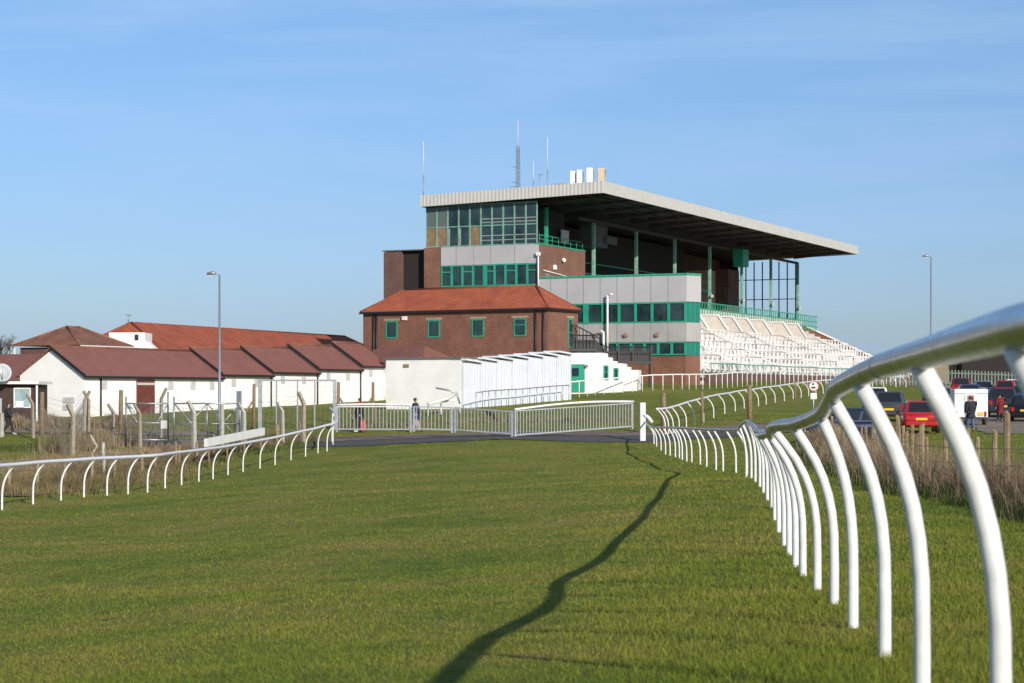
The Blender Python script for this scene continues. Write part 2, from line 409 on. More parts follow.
# ------------------------------------------------------------------ blades (grass, dead stems)
def blades(name, X, d, h, wd, mt, lean=.35, clump=None):
    n = len(X); z = gza(X, d)-.01
    an = rng.uniform(0, 2*np.pi, n); la = rng.uniform(0, 2*np.pi, n); le = rng.uniform(0, lean, n)*h
    dx, dy = np.cos(an)*wd/2, np.sin(an)*wd/2
    mxp = X+np.cos(la)*le*.35; myp = d+np.sin(la)*le*.35
    V = np.empty((n, 5, 3))
    V[:,0] = np.stack([X-dx, d-dy, z], -1); V[:,1] = np.stack([X+dx, d+dy, z], -1)
    V[:,2] = np.stack([mxp+dx*.8, myp+dy*.8, z+h*.6], -1); V[:,3] = np.stack([mxp-dx*.8, myp-dy*.8, z+h*.6], -1)
    V[:,4] = np.stack([X+np.cos(la)*le, d+np.sin(la)*le, z+h], -1)
    b = (np.arange(n)*5)[:,None]
    loops = np.concatenate([b+0, b+1, b+2, b+3, b+3, b+2, b+4], 1).ravel()
    me = bpy.data.meshes.new(name)
    me.vertices.add(n*5); me.vertices.foreach_set('co', V.ravel())
    me.loops.add(len(loops)); me.loops.foreach_set('vertex_index', loops)
    st = np.stack([np.arange(n)*7, np.arange(n)*7+4], 1).ravel(); tot = np.tile([4, 3], n)
    me.polygons.add(2*n); me.polygons.foreach_set('loop_start', st); me.polygons.foreach_set('loop_total', tot)
    me.update()
    at = me.attributes.new('tint', 'FLOAT', 'POINT')
    at.data.foreach_set('value', np.repeat(rng.uniform(0, 1, n), 5))
    me.materials.append(mt)
    o = bpy.data.objects.new(name, me); COL.objects.link(o); return o
n = 600000
d = 6.0*(125/6.0)**(rng.uniform(0, 1, n)**1.3)
X = rng.uniform(-1, 1, n)*(.30*d+1.5)
pat = np.clip(.97+.10*np.sin(X*1.9+np.sin(d*.8)*2)*np.sin(d*1.1+np.sin(X*.9)*1.5), .4, 1.3)
rough_ = 1+.5*np.clip((512+F*X/d-560)/120, 0, 1)      # longer, unmown growth towards the posts
tag(blades('turf_grass', X, d, rng.uniform(.018, .038, n)*pat*rough_*(1+d/160), .0032*(d/10)**.8*rng.uniform(.7, 1.3, n), m_blade, 1.3),
    'short mown green turf covering the racecourse', 'grass', kind='stuff')

# ------------------------------------------------------------------ running rails
def smooth_path(pts, n):
    pts = np.array(pts, float); s = np.linspace(0, len(pts)-1, n); out = []
    for q in s:
        i = min(int(q), len(pts)-2); f = q-i
        p0, p1, p2, p3 = pts[max(i-1, 0)], pts[i], pts[i+1], pts[min(i+2, len(pts)-1)]
        out.append(.5*((2*p1)+(-p0+p2)*f+(2*p0-5*p1+4*p2-p3)*f*f+(-p0+3*p1-3*p2+p3)*f**3))
    return np.array(out)
def curved_post(top, base, r, side, seg=12):
    """upright tube that stands on base and bends over at the top to meet the rail"""
    top, base = Vector(top), Vector(base)
    h = top.z-base.z; off = Vector((top.x-base.x, top.y-base.y, 0))
    pts = []
    for k, (fz, fo) in enumerate([(-.06, 0), (0, 0), (.2, .0), (.4, .015), (.52, .07), (.62, .16), (.72, .30), (.82, .50), (.91, .74), (1.0, 1.0)]):
        pts.append(base+off*fo+Vector((0, 0, h*fz)))
    m = MB(); m.tube(pts, r, seg, raw=True); return m
# near right rail: depth, pixel column, pixel row of the tube centre
RR = [(1.6, 1420, 250), (2.6, 1180, 296), (3.6, 1018, 328), (5.6, 920, 355), (6.7, 882, 366), (7.6, 858, 377), (8.8, 837, 388.5), (9.6, 831, 397), (11.2, 818, 412), (13, 795, 424.5), (14.9, 780, 428),
      (17, 773, 432.5), (20, 768, 435), (24, 764, 435), (32, 757, 430), (40, 751.5, 424.5), (46, 746.5, 421), (50, 741, 425), (56, 737, 430), (63, 708, 429.5), (70, 692, 428.5),
      (78, 674, 427.5), (86, 659, 427.5), (93, 651.5, 427), (100, 646.5, 424), (102, 644.5, 417)]
rp3 = [P(b, c, a) for a, b, c in RR]
rpath = smooth_path([tuple(p) for p in rp3], 260)
_l = np.stack([np.interp(np.linspace(0, len(rp3)-1, 260), np.arange(len(rp3)), [p[i] for p in rp3]) for i in range(3)], -1)
rpath = rpath*.45+_l*.55
_d = rpath[:,1]; _w = np.clip((_d-7)/8, 0, 1)*np.clip((42-_d)/18, .25, 1)
rpath[:,0] += _w*.045*np.sin(_d*.72); rpath[:,2] += _w*.012*np.sin(_d*.95+.5)
def rail_at(dq):
    i = int(np.argmin(abs(rpath[:,1]-dq))); i = min(max(i, 1), len(rpath)-2)
    a = rpath[i]; return Vector((float(np.interp(dq, rpath[:,1], rpath[:,0])), dq, float(np.interp(dq, rpath[:,1], rpath[:,2])))), (rpath[i+1]-rpath[i-1])
root = thing('running_rail', G3(700, 50), 'polished tubular running rail on white bent posts sweeping through the right foreground', 'rail')
wob = rpath.copy()
m = MB(); m.tube([tuple(p) for p in wob], .043, 20, raw=True); m.build('rail', m_rail, root)
m = MB()
for dj in (6.7, 8.8, 13.9, 24, 33, 43, 56, 66, 78, 90):     # sleeves where two lengths of tube meet
    c, t = rail_at(dj); t = Vector(t).normalized()
    m.tube([c-t*.03, c+t*.03], .0443, 20, raw=True)
m.build('joint_sleeve', m_rail, root)
stand = [(3.6, 1133), (5.6, 1004), (7.5, 924), (9.4, 886), (11.2, 854), (13, 835), (14.9, 818), (17, 803.5), (18.6, 796), (20.5, 789.5), (22.5, 784.5), (25, 779), (29, 775), (33, 772), (35.5, 767.5),
         (39, 763.5), (42, 760), (45, 755.5), (48.5, 751.5), (52, 746.5), (56, 737), (58.5, 728.5), (61.5, 719.5), (63.5, 711.5), (67, 703), (70, 696.5), (73.5, 689), (75.5, 684.5), (77.5, 679.5), (79, 675.5), (81, 671.5),
         (83.5, 666.5), (86, 661.5), (90, 657), (94, 653.5), (98, 650.5)]
for dq, bpx in stand:
    c, t = rail_at(dq)
    bx, by = (bpx-512)*dq/F, dq+.03
    if dq > 54: bx = c.x+.29
    pm = curved_post((c.x, c.y, c.z-.03), (bx, by, gz(bx, by)), .031, 1, 14 if dq < 30 else 8)
    pm.build('post', m_pvc, root)

# left running rail
LB = [2, 33, 61, 84, 107, 128, 147.5, 165, 181.5, 198.8, 213, 228, 243, 260, 275, 291, 305.5, 318, 327]
LBY = np.interp(LB, [0, 33, 61, 107, 147, 199, 243, 291, 327], [510, 507, 504, 499, 492, 484, 474, 461, 449])
LRY = np.interp(LB, [0, 20, 60, 100, 150, 200, 243, 291, 320, 337], [464.5, 463, 461, 459, 455, 449.5, 443, 432, 426, 419])
LD = np.interp(LB, [0, 150, 330], [54, 66, 97])
root = thing('running_rail', G3(165, 68), 'white running rail with thin bent posts bordering the left edge of the course', 'rail')
lp = []
LB2 = [-75, -36]+LB; LD2 = [48.5, 51]+list(LD)
pts = []
for px, dq in zip(LB2, LD2):
    ry = np.interp(px+9, [-80, 0, 20, 60, 100, 150, 200, 243, 291, 320, 337], [470, 464.5, 463, 461, 459, 455, 449.5, 443, 432, 425.5, 419])
    by = np.interp(px, [-80, 0, 33, 61, 107, 147, 199, 243, 291, 327], [520, 510, 507, 504, 499, 492, 484, 474, 461, 449])
    base = P(px, by, dq); top = P(px+26*54/dq*.33+3, ry, dq+.05)
    base.z = gz(base.x, base.y); top.z = base.z+1.2*.5+(top.z-base.z)*.5
    pts.append((top, base))
rail_pts = [t for t, b in pts]
endp = [P(337, 417.5, 100), P(334, 412, 103), P(330, 408, 106)]
path = smooth_path([tuple(p) for p in rail_pts+endp], 160)
m = MB(); m.tube([tuple(p) for p in path], .055, 10, raw=True); m.build('rail', m_pvcl, root)
for t, b in pts: curved_post(t-Vector((0, 0, .03)), b, .03, 1, 8).build('post', m_pvc, root)
for px, dq, ry in ((334, 101.5, 414), (333, 104, 411)):
    b = G3(px-1, dq); t = P(px, ry, dq); curved_post(t, b, .03, 1, 8).build('post', m_pvc, root)

# second running rail, beyond the road, climbing to the right
SR = [(657, 405, 106), (672, 404.5, 109), (700, 397, 117), (735, 392.5, 131), (760, 389, 140), (790, 385.5, 152), (815, 383, 162), (840, 381.5, 170), (870, 380, 182), (905, 379, 196)]
sp3 = [P(a, b, c) for a, b, c in SR]; spath = smooth_path([tuple(p) for p in sp3], 120)
root = thing('running_rail', G3(750, 135), 'white running rail with bent posts climbing the grass bank beyond the road', 'rail')
for k in range(120):      # keep the tube 1.15 m over the bank
    g = gz(spath[k,0]+.25, spath[k,1]); spath[k,2] = .5*spath[k,2]+.5*(g+1.2)
m = MB(); m.tube([tuple(p) for p in spath], .055, 8, raw=True); m.build('rail', m_pvcl, root)
for k in range(1, 119, 4):
    c = Vector(spath[k]); t = spath[k+1]-spath[k-1]; nrm = Vector((t[1], -t[0], 0)).normalized()
    b = c+nrm*.42; b.z = gz(b.x, b.y)
    curved_post(c-Vector((0, 0, .03)), b, .035, 1, 6).build('post', m_pvc, root)

# third: straight posted white rail on the lawn in front of the stand
def straight_rail(line, step, h, mt, mp, label, name='lawn_rail', r=.05, rp=.035, mid=False):
    pts = [G3(px, dq) for px, dq in line]
    root = thing(name, pts[len(pts)//2], label, 'rail')
    L = [0]
    for a, b in zip(pts, pts[1:]): L.append(L[-1]+(b-a).length)
    n = max(2, int(L[-1]/step)); tops = []
    for k in range(n+1):
        s = L[-1]*k/n; x = np.interp(s, L, [p.x for p in pts]); y = np.interp(s, L, [p.y for p in pts]); z = gz(x, y)
        tops.append((x, y, z+h)); MB().bar((x, y, z-.1), (x, y, z+h-r*.6), rp, 6).build('post', mp, root)
    m = MB(); m.tube(tops, r, 8)
    if mid: m.tube([(x, y, z-h*.48) for x, y, z in tops], r*.7, 6)
    m.build('rail', mt, root)
    return root
straight_rail([(571, 149), (600, 152), (640, 155), (680, 157.5), (720, 162.5), (760, 170), (800, 178), (850, 188), (900, 197)], 1.05, 1.2, m_wrail, m_wrail, 'white straight posted rail on the lawn in front of the grandstand terraces')
straight_rail([(476, 131.5), (500, 135), (540, 140), (569, 144)], .95, 1.15, m_galv, m_galv, 'thin grey metal handrail on the lawn beside the white panelled units', 'handrail', .035, .03)

# ------------------------------------------------------------------ gate across the road
def gate_section(px0, d0, y0t, px1, d1, y1t, h, label, rail_m, step=.2, toprail=None):
    a = G3(px0, d0); b = G3(px1, d1); L = (b-a).length; ex = (b-a); ex.z = 0; ex.normalize(); ey = Vector((-ex.y, ex.x, 0))
    ta, tb = P(px0, y0t, d0).z, P(px1, y1t, d1).z
    root = thing('gate', a, label, 'gate', 'steel gates across the road')
    T = frame(a, ex, ey)
    za, zb = ta-a.z, tb-a.z
    hz = lambda s: za+(zb-za)*s/L
    gzf = lambda s: za-h+(zb-za)*s/L
    m = MB(T); m.prism([(0, -.025, hz(0)-.06), (L, -.025, hz(L)-.06), (L, -.025, hz(L)), (0, -.025, hz(0))], (0, .05, 0)); m.build('top_rail', rail_m, root)
    if toprail:
        m = MB(T); pts = [(L*k/12, -.05, hz(L*k/12)+.05+toprail*math.sin(math.pi*k/12)*.4) for k in range(13)]; m.tube(pts, .06, 8); m.build('white_rail', m_wrail, root)
    m = MB(T); m.prism([(0, -.025, gzf(0)), (L, -.025, gzf(L)), (L, -.025, gzf(L)+.07), (0, -.025, gzf(0)+.07)], (0, .05, 0)); m.build('bottom_rail', m_gate, root)
    m = MB(T)
    k = 1
    while k*step < L-.1:
        s = k*step; m.box(s-.02, s+.02, -.015, .015, gzf(s)+.072, hz(s)-.062); k += 1
    m.build('bars', m_gate, root)
    for s in (.06, L-.06):
        m = MB(T); m.box(s-.045, s+.045, -.05, .05, gzf(s)-.12, hz(s)-.065 if not toprail else hz(s)-.065); m.build('end_post', m_gate, root)
gate_section(336, 105, 406, 412, 104, 406, 1.25, 'left end steel bar gate with white top rail, person in red behind it', m_wrail, toprail=.1)
gate_section(413, 104, 406, 453, 103.5, 407, 1.22, 'short grey steel bar gate beside the walker in blue', m_gate)
gate_section(454, 103.5, 407, 513, 102, 411, 1.2, 'grey steel bar gate with weeds caught on its top rail', m_gate)
gate_section(514, 102.3, 410.5, 633, 107, 402.5, 1.3, 'long sloping steel bar gate with bright white top rail on the right', m_gate, toprail=.35)
root = thing('gate_post', G3(643, 101), 'stout white square post where the right running rail meets the gate', 'post')
b = G3(643, 101); m = MB(frame(b, (1, .1, 0), (-.1, 1, 0))); m.box(-.16, .12, -.12, .12, -.2, 1.95); m.build('shaft', mat('bluish_white_paint', (.66, .70, .74), .5, var=.08), root, .015)
m = MB(frame(b, (1, .1, 0), (-.1, 1, 0))); m.tube([(.0, -.1, 1.35), (.25, -.15, 1.2), (.42, -.3, .95)], .09, 10); m.build('rail_end', m_pvcl, root)
tag(MB(frame(G3(487, 103), (1, 0, 0), (0, 1, 0))).tube([(-.1, 0, 1.35), (.2, -.06, 1.2), (.38, -.06, .98), (.5, 0, .9)], [.03, .12, .1, .03], 6).tube([(0, -.02, 1.15), (.3, -.1, 1.3)], .05, 5).build('weed_clump', mat('dead_weed', (.10, .06, .04), .95, var=.3, scale=20)), 'clump of dead brown weed caught on the top of the steel gate', 'weeds')

# ------------------------------------------------------------------ grandstand   frame: a = left along the end, b = back along the front
def GS(a, b, z): return Vector((15-.907*a+.42*b, 165+.42*a+.907*b, CZ+z))
root = thing('grandstand', GS(12, 30, 1.4), 'large grandstand with cantilever roof, emerald window bands, brick end walls and white terraces', 'grandstand')
def gpart(name, mt, fn, parent=root, bevel=0):
    m = MB(GS); fn(m); return m.build(name, mt, parent, bevel)
def win_band(a0, a1, z0, z1, panes, b=0, parent=root, wide=(), fr=.11, transoms=(), gm=None):
    """green framed band of windows on the end face (b = const); each window its own part, glass its sub-part"""
    L = (a1-a0)/panes
    for k in range(panes):
        p0 = a0+k*L; p1 = p0+L
        m = MB(GS)
        m.box(p0+.004, p0+fr, b-.10, b+.05, z0, z1); m.box(p1-fr, p1-.004, b-.10, b+.05, z0, z1)
        m.box(p0+fr, p1-fr, b-.10, b+.05, z1-fr, z1); m.box(p0+fr, p1-fr, b-.10, b+.05, z0, z0+fr)
        if k in wide: m.box(p0+fr, p1-fr, b-.08, b+.05, z0+fr, z1-fr)
        if k in transoms: m.box(p0+fr, p1-fr, b-.09, b+.04, z1-.62, z1-.52)
        o = m.build('window', m_green, parent)
        if k not in wide:
            g = MB(GS); g.box(p0+fr, p1-fr, b-.01, b+.02, z0+fr, z1-fr); g.build('pane', gm or m_glass, o)
# projecting box: polygon in (a,b)
BOX = [(14, 0), (.7, 0), (0, 1.6), (4.4, 12.8), (14, 12.8)]
def boxband(m, z0, z1, grow=0):
    pts = []
    for a, b in BOX: pts.append((a-(grow if a < 10 else 0), b-(grow if b < 2 else 0), z0))
    m.prism(pts, (0, 0, z1-z0))
gpart('lower_wall', m_brick, lambda m: boxband(m, .6, 3.28))
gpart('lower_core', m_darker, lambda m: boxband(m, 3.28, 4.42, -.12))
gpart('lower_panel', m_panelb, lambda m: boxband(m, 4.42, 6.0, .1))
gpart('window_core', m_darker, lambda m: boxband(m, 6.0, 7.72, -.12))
gpart('upper_panel', m_panel, lambda m: boxband(m, 7.72, 9.92, .1))
gpart('roof_edge', m_green, lambda m: boxband(m, 9.925, 10.08, .16))
def seams(m):
    for k in range(1, 9):
        a = .7+k*1.52
        m.box(a-.025, a+.025, -.112, -.102, 7.73, 9.91); m.box(a-.025, a+.025, -.112, -.102, 4.43, 5.99)
for k in range(1, 9):
    for z0, z1 in ((7.73, 9.91), (4.43, 5.99)): gpart('panel_seam', mat('panel_seam', (.25, .25, .26), .7), lambda m: m.box(.7+k*1.52-.025, .7+k*1.52+.025, -.112, -.102, z0, z1))
win_band(.7, 14, 6.02, 7.70, 9, -.02, transoms=(6, 8))
gpart('mullion', m_green, lambda m: m.box(9.35, 9.85, -.16, -.125, 6.02, 7.70))
win_band(.7, 14, 3.30, 4.40, 11, -.02)
for z0, z1 in ((6.02, 7.70), (3.30, 4.40)):     # corner window on the splayed corner
    m = MB(GS)
    for q in (.0, .30, .62, .94):
        m.box(.7-.7*q-.05, .7-.7*q+.05, 1.6*q-.08, 1.6*q+.05, z0, z1)
    o = m.build('window', m_green, root)
    g = MB(GS); g.prism([(.68, .02, z0), (.03, 1.5, z0), (.12, 1.52, z0), (.75, .1, z0)], (0, 0, z1-z0)); g.build('pane', glass('green_glass', (.02, .16, .13)), o)
for a in (3.2, 6.0, 8.7, 11.2):
    gpart('bulkhead_lamp', mat('lamp_rust', (.30, .19, .12), .6), lambda m: m.tube([(a, -.12, 5.0), (a, -.28, 5.0)], [.22, .17], 10))
# end block with glass top storey
gpart('end_wall', m_brick, lambda m: m.box(14.02, 25.1, .1, 10.2, .6, 9.38))
gpart('side_wall', m_brick, lambda m: (m.box(14.0, 14.35, .1, 10.2, 9.4, 12.9), m.box(14.35, 24.9, 9.9, 10.2, 9.4, 12.9)))
gpart('end_pier', m_brick, lambda m: m.box(23.4, 25.1, .1, 9.0, 9.4, 12.9))
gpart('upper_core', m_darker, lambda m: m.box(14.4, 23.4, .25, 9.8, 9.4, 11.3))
win_band(14.1, 23.4, 9.42, 11.28, 9, .12, transoms=(0, 2, 4, 6, 8), fr=.1)
gpart('mullion', m_green, lambda m: m.box(18.9, 19.3, -.02, .015, 9.42, 11.28))
gpart('end_panel', m_panel, lambda m: m.box(14.05, 23.4, .02, .3, 11.3, 12.9))
for a in (16.3, 18.6, 20.2, 21.9): gpart('panel_seam', MATS['panel_seam'], lambda m: m.box(a-.02, a+.02, .008, .018, 11.31, 12.89))
gpart('wall_cap', m_green, lambda m: m.box(13.95, 14.4, 0, 10.2, 12.905, 13.02))
gpart('deck', m_conc, lambda m: m.box(14.42, 25.1, .3, 9.85, 12.7, 12.9))
# glass storey
ng = 10; Lg = (24.9-14.2)/ng
for k in range(ng):
    a0 = 14.2+k*Lg; a1 = a0+Lg
    m = MB(GS)
    m.box(a0+.003, a0+.07, .05, .2, 12.92, 16.6); m.box(a1-.07, a1-.003, .05, .2, 12.92, 16.6)
    m.box(a0+.07, a1-.07, .05, .2, 16.5, 16.6); m.box(a0+.07, a1-.07, .05, .2, 12.92, 13.0)
    m.box(a0+.07, a1-.07, .06, .19, 14.62, 14.70)
    o = m.build('window', m_palegreen, root)
    u = m_glassl if k in (8, 9) else m_glass
    lo = m_ply if k in (5, 8, 9) else m_glass
    g = MB(GS); g.box(a0+.07, a1-.07, .11, .14, 14.70, 16.5); g.build('pane', u, o)
    g = MB(GS); g.box(a0+.07, a1-.07, .11, .14, 13.0, 14.62); g.build('pane', lo, o)
    if k < 5:
        for z in (13.35, 13.75, 14.9, 15.2): MB(GS).box(a0+.07, a1-.07, .095, .108, z, z+.07).build('blind', mat('pale_blind', (.34, .34, .32), .7), o)
    elif k in (6, 7):
        g = MB(GS); g.box(a1-.2, a1-.09, .095, .108, 13.05, 14.5); g.build('blind', MATS['pale_blind'], o)
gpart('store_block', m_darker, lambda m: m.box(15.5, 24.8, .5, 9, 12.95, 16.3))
# stair tower on the left
gpart('stair_tower', m_brickd, lambda m: (m.box(27.6, 29.4, .6, 7, .5, 12.7), m.box(25.15, 27.6, 3.0, 7, .5, 12.7)))
gpart('stair_recess', m_darker, lambda m: m.box(25.12, 27.58, .95, 2.98, .5, 12.75))
gpart('tower_cap', m_bars, lambda m: m.box(25.12, 29.5, .5, 7.1, 12.76, 12.86))
# drain pipe and floodlight poles
gpart('drain_pipe', m_wrail, lambda m: (m.bar((14.0, -.15, 9.0), (14.0, -.15, 11.9), .07), m.box(13.85, 14.15, -.3, 0, 11.9, 12.2)))
gpart('flue', m_wrail, lambda m: (m.bar((7.5, -.45, 3.3), (7.5, -.45, 8.4), .09), m.bar((7.5, -.45, 8.4), (7.0, -.6, 8.45), .07))); gpart('flue', m_wrail, lambda m: (m.bar((7.85, -.45, 3.4), (7.85, -.45, 5.3), .09), m.bar((7.85, -.45, 5.3), (8.2, -.5, 5.4), .08)))
# roof
def zr(a): return 17.95-(a-7.9)*.029        # top edge falls gently to the back
A0, A1, B0, B1 = 7.9, 24.95, -.7, 80.3
def roof_fascia(m):
    m.prism([(A0, B0, zr(A0)), (A1, B0, zr(A1)), (A1, B0, zr(A1)-1.0), (A0, B0, zr(A0)-1.0)], (0, .14, 0))
    m.prism([(A0, B1, zr(A0)), (A1, B1, zr(A1)), (A1, B1, zr(A1)-1.0), (A0, B1, zr(A0)-1.0)], (0, .14, 0))
    m.box(A0-.14, A0-.002, B0, B1+.14, zr(A0)-1.0, zr(A0))
    m.box(A1+.002, A1+.14, B0, B1+.14, zr(A1)-1.0, zr(A1))
gpart('roof_fascia', m_fascia, roof_fascia)
gpart('roof_deck', m_roofdeck, lambda m: m.prism([(A0+.003, B0+.15, zr(A0)-.12), (A1-.003, B0+.15, zr(A1)-.12), (A1-.003, B0+.15, zr(A1)-.02), (A0+.003, B0+.15, zr(A0)-.02)], (0, B1-B0-.16, 0)))
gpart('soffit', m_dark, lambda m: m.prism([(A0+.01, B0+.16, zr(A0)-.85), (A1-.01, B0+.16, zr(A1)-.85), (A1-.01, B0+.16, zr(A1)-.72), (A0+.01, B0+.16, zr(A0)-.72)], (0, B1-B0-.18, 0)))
gpart('roof_ribs', mat('dark_brown_steel', (.06, .047, .04), .8), lambda m: [m.prism([(A0+.2, b, zr(A0)-.87), (14.8, b, zr(14.8)-.87), (14.8, b, zr(14.8)-1.35), (A0+.2, b, zr(A0)-.98)], (0, .22, 0)) for b in np.arange(1.9, 79, 5.375)]+[m.box(a, a+.12, .5, 79, zr(a)-1.0, zr(a)-.87) for a in (9.6, 11.3, 13)])
gpart('front_beam', mat('dark_brown_steel', (.06, .047, .04), .8), lambda m: m.box(14.6, 14.8, 10.3, 78.6, 15.82, 16.1))
colb = [3+10.75*k for k in range(8)]
for k, b in enumerate(colb):
    gpart('column', m_green if k == 0 else m_palegreen, lambda m: m.box(14.5, 14.78, b-.15, b+.15, 12.9 if k == 0 else 8.2, 15.80 if k else 16.3), root, .02)
    if k > 1:
        gpart('floodlight', m_panel, lambda m: (m.tube([(14.45, b-.1, 10.6), (14.2, b-.45, 10.5)], [.09, .17], 8), m.tube([(14.45, b, 10.8), (14.45, b-.1, 10.6)], .05, 6)))
gpart('hanging_box', m_green, lambda m: m.box(13.3, 14.45, 53.2, 55.2, 14.1, 16.0))
gpart('duct', mat('dull_duct', (.09, .088, .085), .7), lambda m: (m.box(15.2, 16.8, 15.5, 18.5, 13.8, 15.9), m.box(14.9, 15.19, 17.6, 20.2, 14.2, 14.9)))
# upper deck behind the columns
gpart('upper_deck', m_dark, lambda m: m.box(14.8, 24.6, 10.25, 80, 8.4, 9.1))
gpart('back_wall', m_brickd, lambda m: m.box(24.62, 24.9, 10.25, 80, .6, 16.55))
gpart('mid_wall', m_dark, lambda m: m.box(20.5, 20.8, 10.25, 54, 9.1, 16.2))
gpart('deck_edge', m_terr, lambda m: m.box(14.55, 14.79, 10.3, 80, 7.9, 9.0))
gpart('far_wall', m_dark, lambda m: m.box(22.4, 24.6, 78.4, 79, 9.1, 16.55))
gpart('far_room', mat('cream_render', (.5, .42, .33), .85), lambda m: m.box(21.6, 24.6, 66.2, 70, 9.1, 14.6))
gpart('far_pier', m_brickd, lambda m: m.box(20.0, 21.55, 68, 72, 8.4, 14.8))
for j, (aa, zz) in enumerate(((16.0, 9.15), (17.2, 9.75), (18.4, 10.35))):
    gpart('seat_row', m_green, lambda m: [m.box(aa, aa+.42, b, b+.42, zz, zz+.85) for b in np.arange(11.5, 47, .62)])['kind'] = 'stuff'
gpart('seat_plinth', m_dark, lambda m: (m.box(16.7, 20.4, 11, 48, 9.11, 9.74), m.box(17.9, 20.4, 11, 48, 9.741, 10.34)))
gpart('gallery_rail', m_green, lambda m: (m.box(19.4, 19.5, 10.6, 60, 11.6, 11.9), m.box(19.4, 19.5, 10.6, 60, 12.8, 12.9)))
gpart('signal_screen', m_panel, lambda m: m.box(14.9, 15.0, 7.0, 8.6, 13.5, 14.7))
def bal(m):
    for b in np.arange(.6, 10.1, 1.35): m.bar((14.2, b, 13.02), (14.2, b, 13.75), .03)
    m.bar((14.2, .5, 13.75), (14.2, 10, 13.75), .035); m.bar((14.2, .5, 13.4), (14.2, 10, 13.4), .025)
gpart('roof_balustrade', m_green, bal)
gpart('wall_fittings', m_wrail, lambda m: (m.bar((13.9, .8, 10.7), (13.9, 9.4, 10.25), .04), m.box(13.85, 13.98, 3, 3.5, 10.9, 11.3), m.tube([(13.95, 5.0, 11.9), (13.7, 4.8, 11.8)], .16, 8)))
for b in (1.2, 6.4):
    gpart('louvre', mat('louvre_grey', (.2, .21, .23), .5), lambda m: m.box(13.93, 13.99, b, b+1.0, 9.5, 10.5))
# far wind screen of glass and dark mullions
def scr(m):
    for k in range(8): m.box(14.9+k*1.05-.06, 14.9+k*1.05+.06, 78.2, 78.32, 6.5, 16.2)
    for z in (9.2, 11.6, 14.0): m.box(14.96, 22.2, 78.23, 78.29, z, z+.1)
gpart('wind_screen', m_blackm, scr)
# terraces
steps = []
NS = 20
def tz(a): return .85+.475*max(0, min(14.5, a))
pr = [(0, 2.4, .4)]
for k in range(NS):
    a = 14.5*k/NS; pr += [(a, 2.4, tz(a)+.35), (14.5*(k+1)/NS, 2.4, tz(a)+.35)]
pr.append((14.5, 2.4, .4))
gpart('terrace', m_terr, lambda m: m.prism(pr, (0, 77.6, 0)))
gpart('terrace_end_wall', m_brick, lambda m: m.prism([(-1.2, 80.02, .6), (-1.2, 80.02, 1.2), (15, 80.02, 8.7), (15, 80.02, .6)], (0, .4, 0)))
gpart('end_coping', m_wrail, lambda m: m.prism([(-1.3, 79.9, 1.22), (-1.3, 79.9, 1.40), (14, 79.9, 8.42), (14, 79.9, 8.24)], (0, .6, 0)))
gpart('front_wall', m_brickd, lambda m: m.box(-.35, -.05, 2.5, 80, .5, 1.9))
def frail(m):
    m.box(-.3, -.2, 3.5, 78, 2.62, 2.72)
    for b in np.arange(3.6, 78, 2.4): m.box(-.28, -.22, b-.03, b+.03, 1.9, 2.62)
gpart('front_rail', mat('teal_rail_paint', (.12, .34, .26), .5), frail)
def stairrail(m, b, a0, a1):
    m.bar((a0, b, tz(a0)+1.35), (a1, b, tz(a1)+1.35), .06)
    for q in np.linspace(a0, a1, 7): m.bar((q, b, tz(q)+.3), (q, b, tz(q)+1.35), .05)
for b in (5, 15, 27, 40, 53, 66): gpart('stair_rail', m_wrail, lambda m: stairrail(m, b, .6, 8.8))
# cream gangway walls under the green fence
for b in (29, 35, 39.5, 44.2, 49.8, 57, 62.5):
    gpart('gangway_wall', mat('cream_paint', (.70, .63, .56), .8, var=.1), lambda m: m.prism([(9.3, b, tz(9.3)+.3), (9.0, b, tz(9)+1.3), (10.0, b, 7.95), (11.8, b, 8.0), (11.8, b, tz(11.8)+.3)], (0, .35, 0)))
    gpart('gangway_coping', m_wrail, lambda m: m.prism([(9.0-.08, b-.08, tz(9)+1.32), (10.0-.04, b-.08, 7.97), (11.8, b-.08, 8.02), (11.8, b-.08, 8.15), (9.95, b-.08, 8.12), (8.9, b-.08, tz(9)+1.45)], (0, .5, 0)))
def gfence(m):
    for z in (8.1, 8.7, 9.35): m.box(11.9, 12.0, 8, 77.5, z, z+.09)
    for b in np.arange(8, 77.5, .8): m.box(11.92, 11.98, b-.07, b+.05, 7.6, 9.4)
gpart('green_fence', m_green, gfence)
# rows of white crush barriers, each length a thing that stands on the terrace
k2 = 0; proto = {}
rows = [1.1, 2.7, 4.3, 5.9, 7.5, 8.6]
words = ['first', 'second', 'third', 'fourth', 'fifth', 'sixth']
segs = [(3.2, 14.4), (15.6, 26.4), (27.6, 39.4), (40.6, 52.4), (53.6, 65.4), (66.6, 79)]
bays = ['nearest', 'second', 'third', 'fourth', 'fifth', 'farthest']
for j, a in enumerate(rows):
    for i, (b0, b1) in enumerate(segs):
        z0 = tz(a)+.3; rt = thing('crush_barrier', GS(a, b0, z0), '', 'barrier', 'white crush barriers on the terraces')
        rt['label'] = 'white crush barrier in the %s bay from the glazed box, %s row up the terrace' % (bays[i], words[j])
        for b in np.arange(b0+.3, b1, 1.28): MB(GS).box(a-.04, a+.04, b-.15, b+.15, z0-.1, z0+1.1).build('post', m_wrail, rt)
        m = MB(GS); wv = .12*math.sin(i*2+j)
        m.bar((a-.05, b0, z0+1.13), (a-.05, b1, z0+1.13), .05, 6); m.box(a-.03, a+.03, b0, b1, z0+.56, z0+.62)
        m.build('rail', m_wrail, rt)

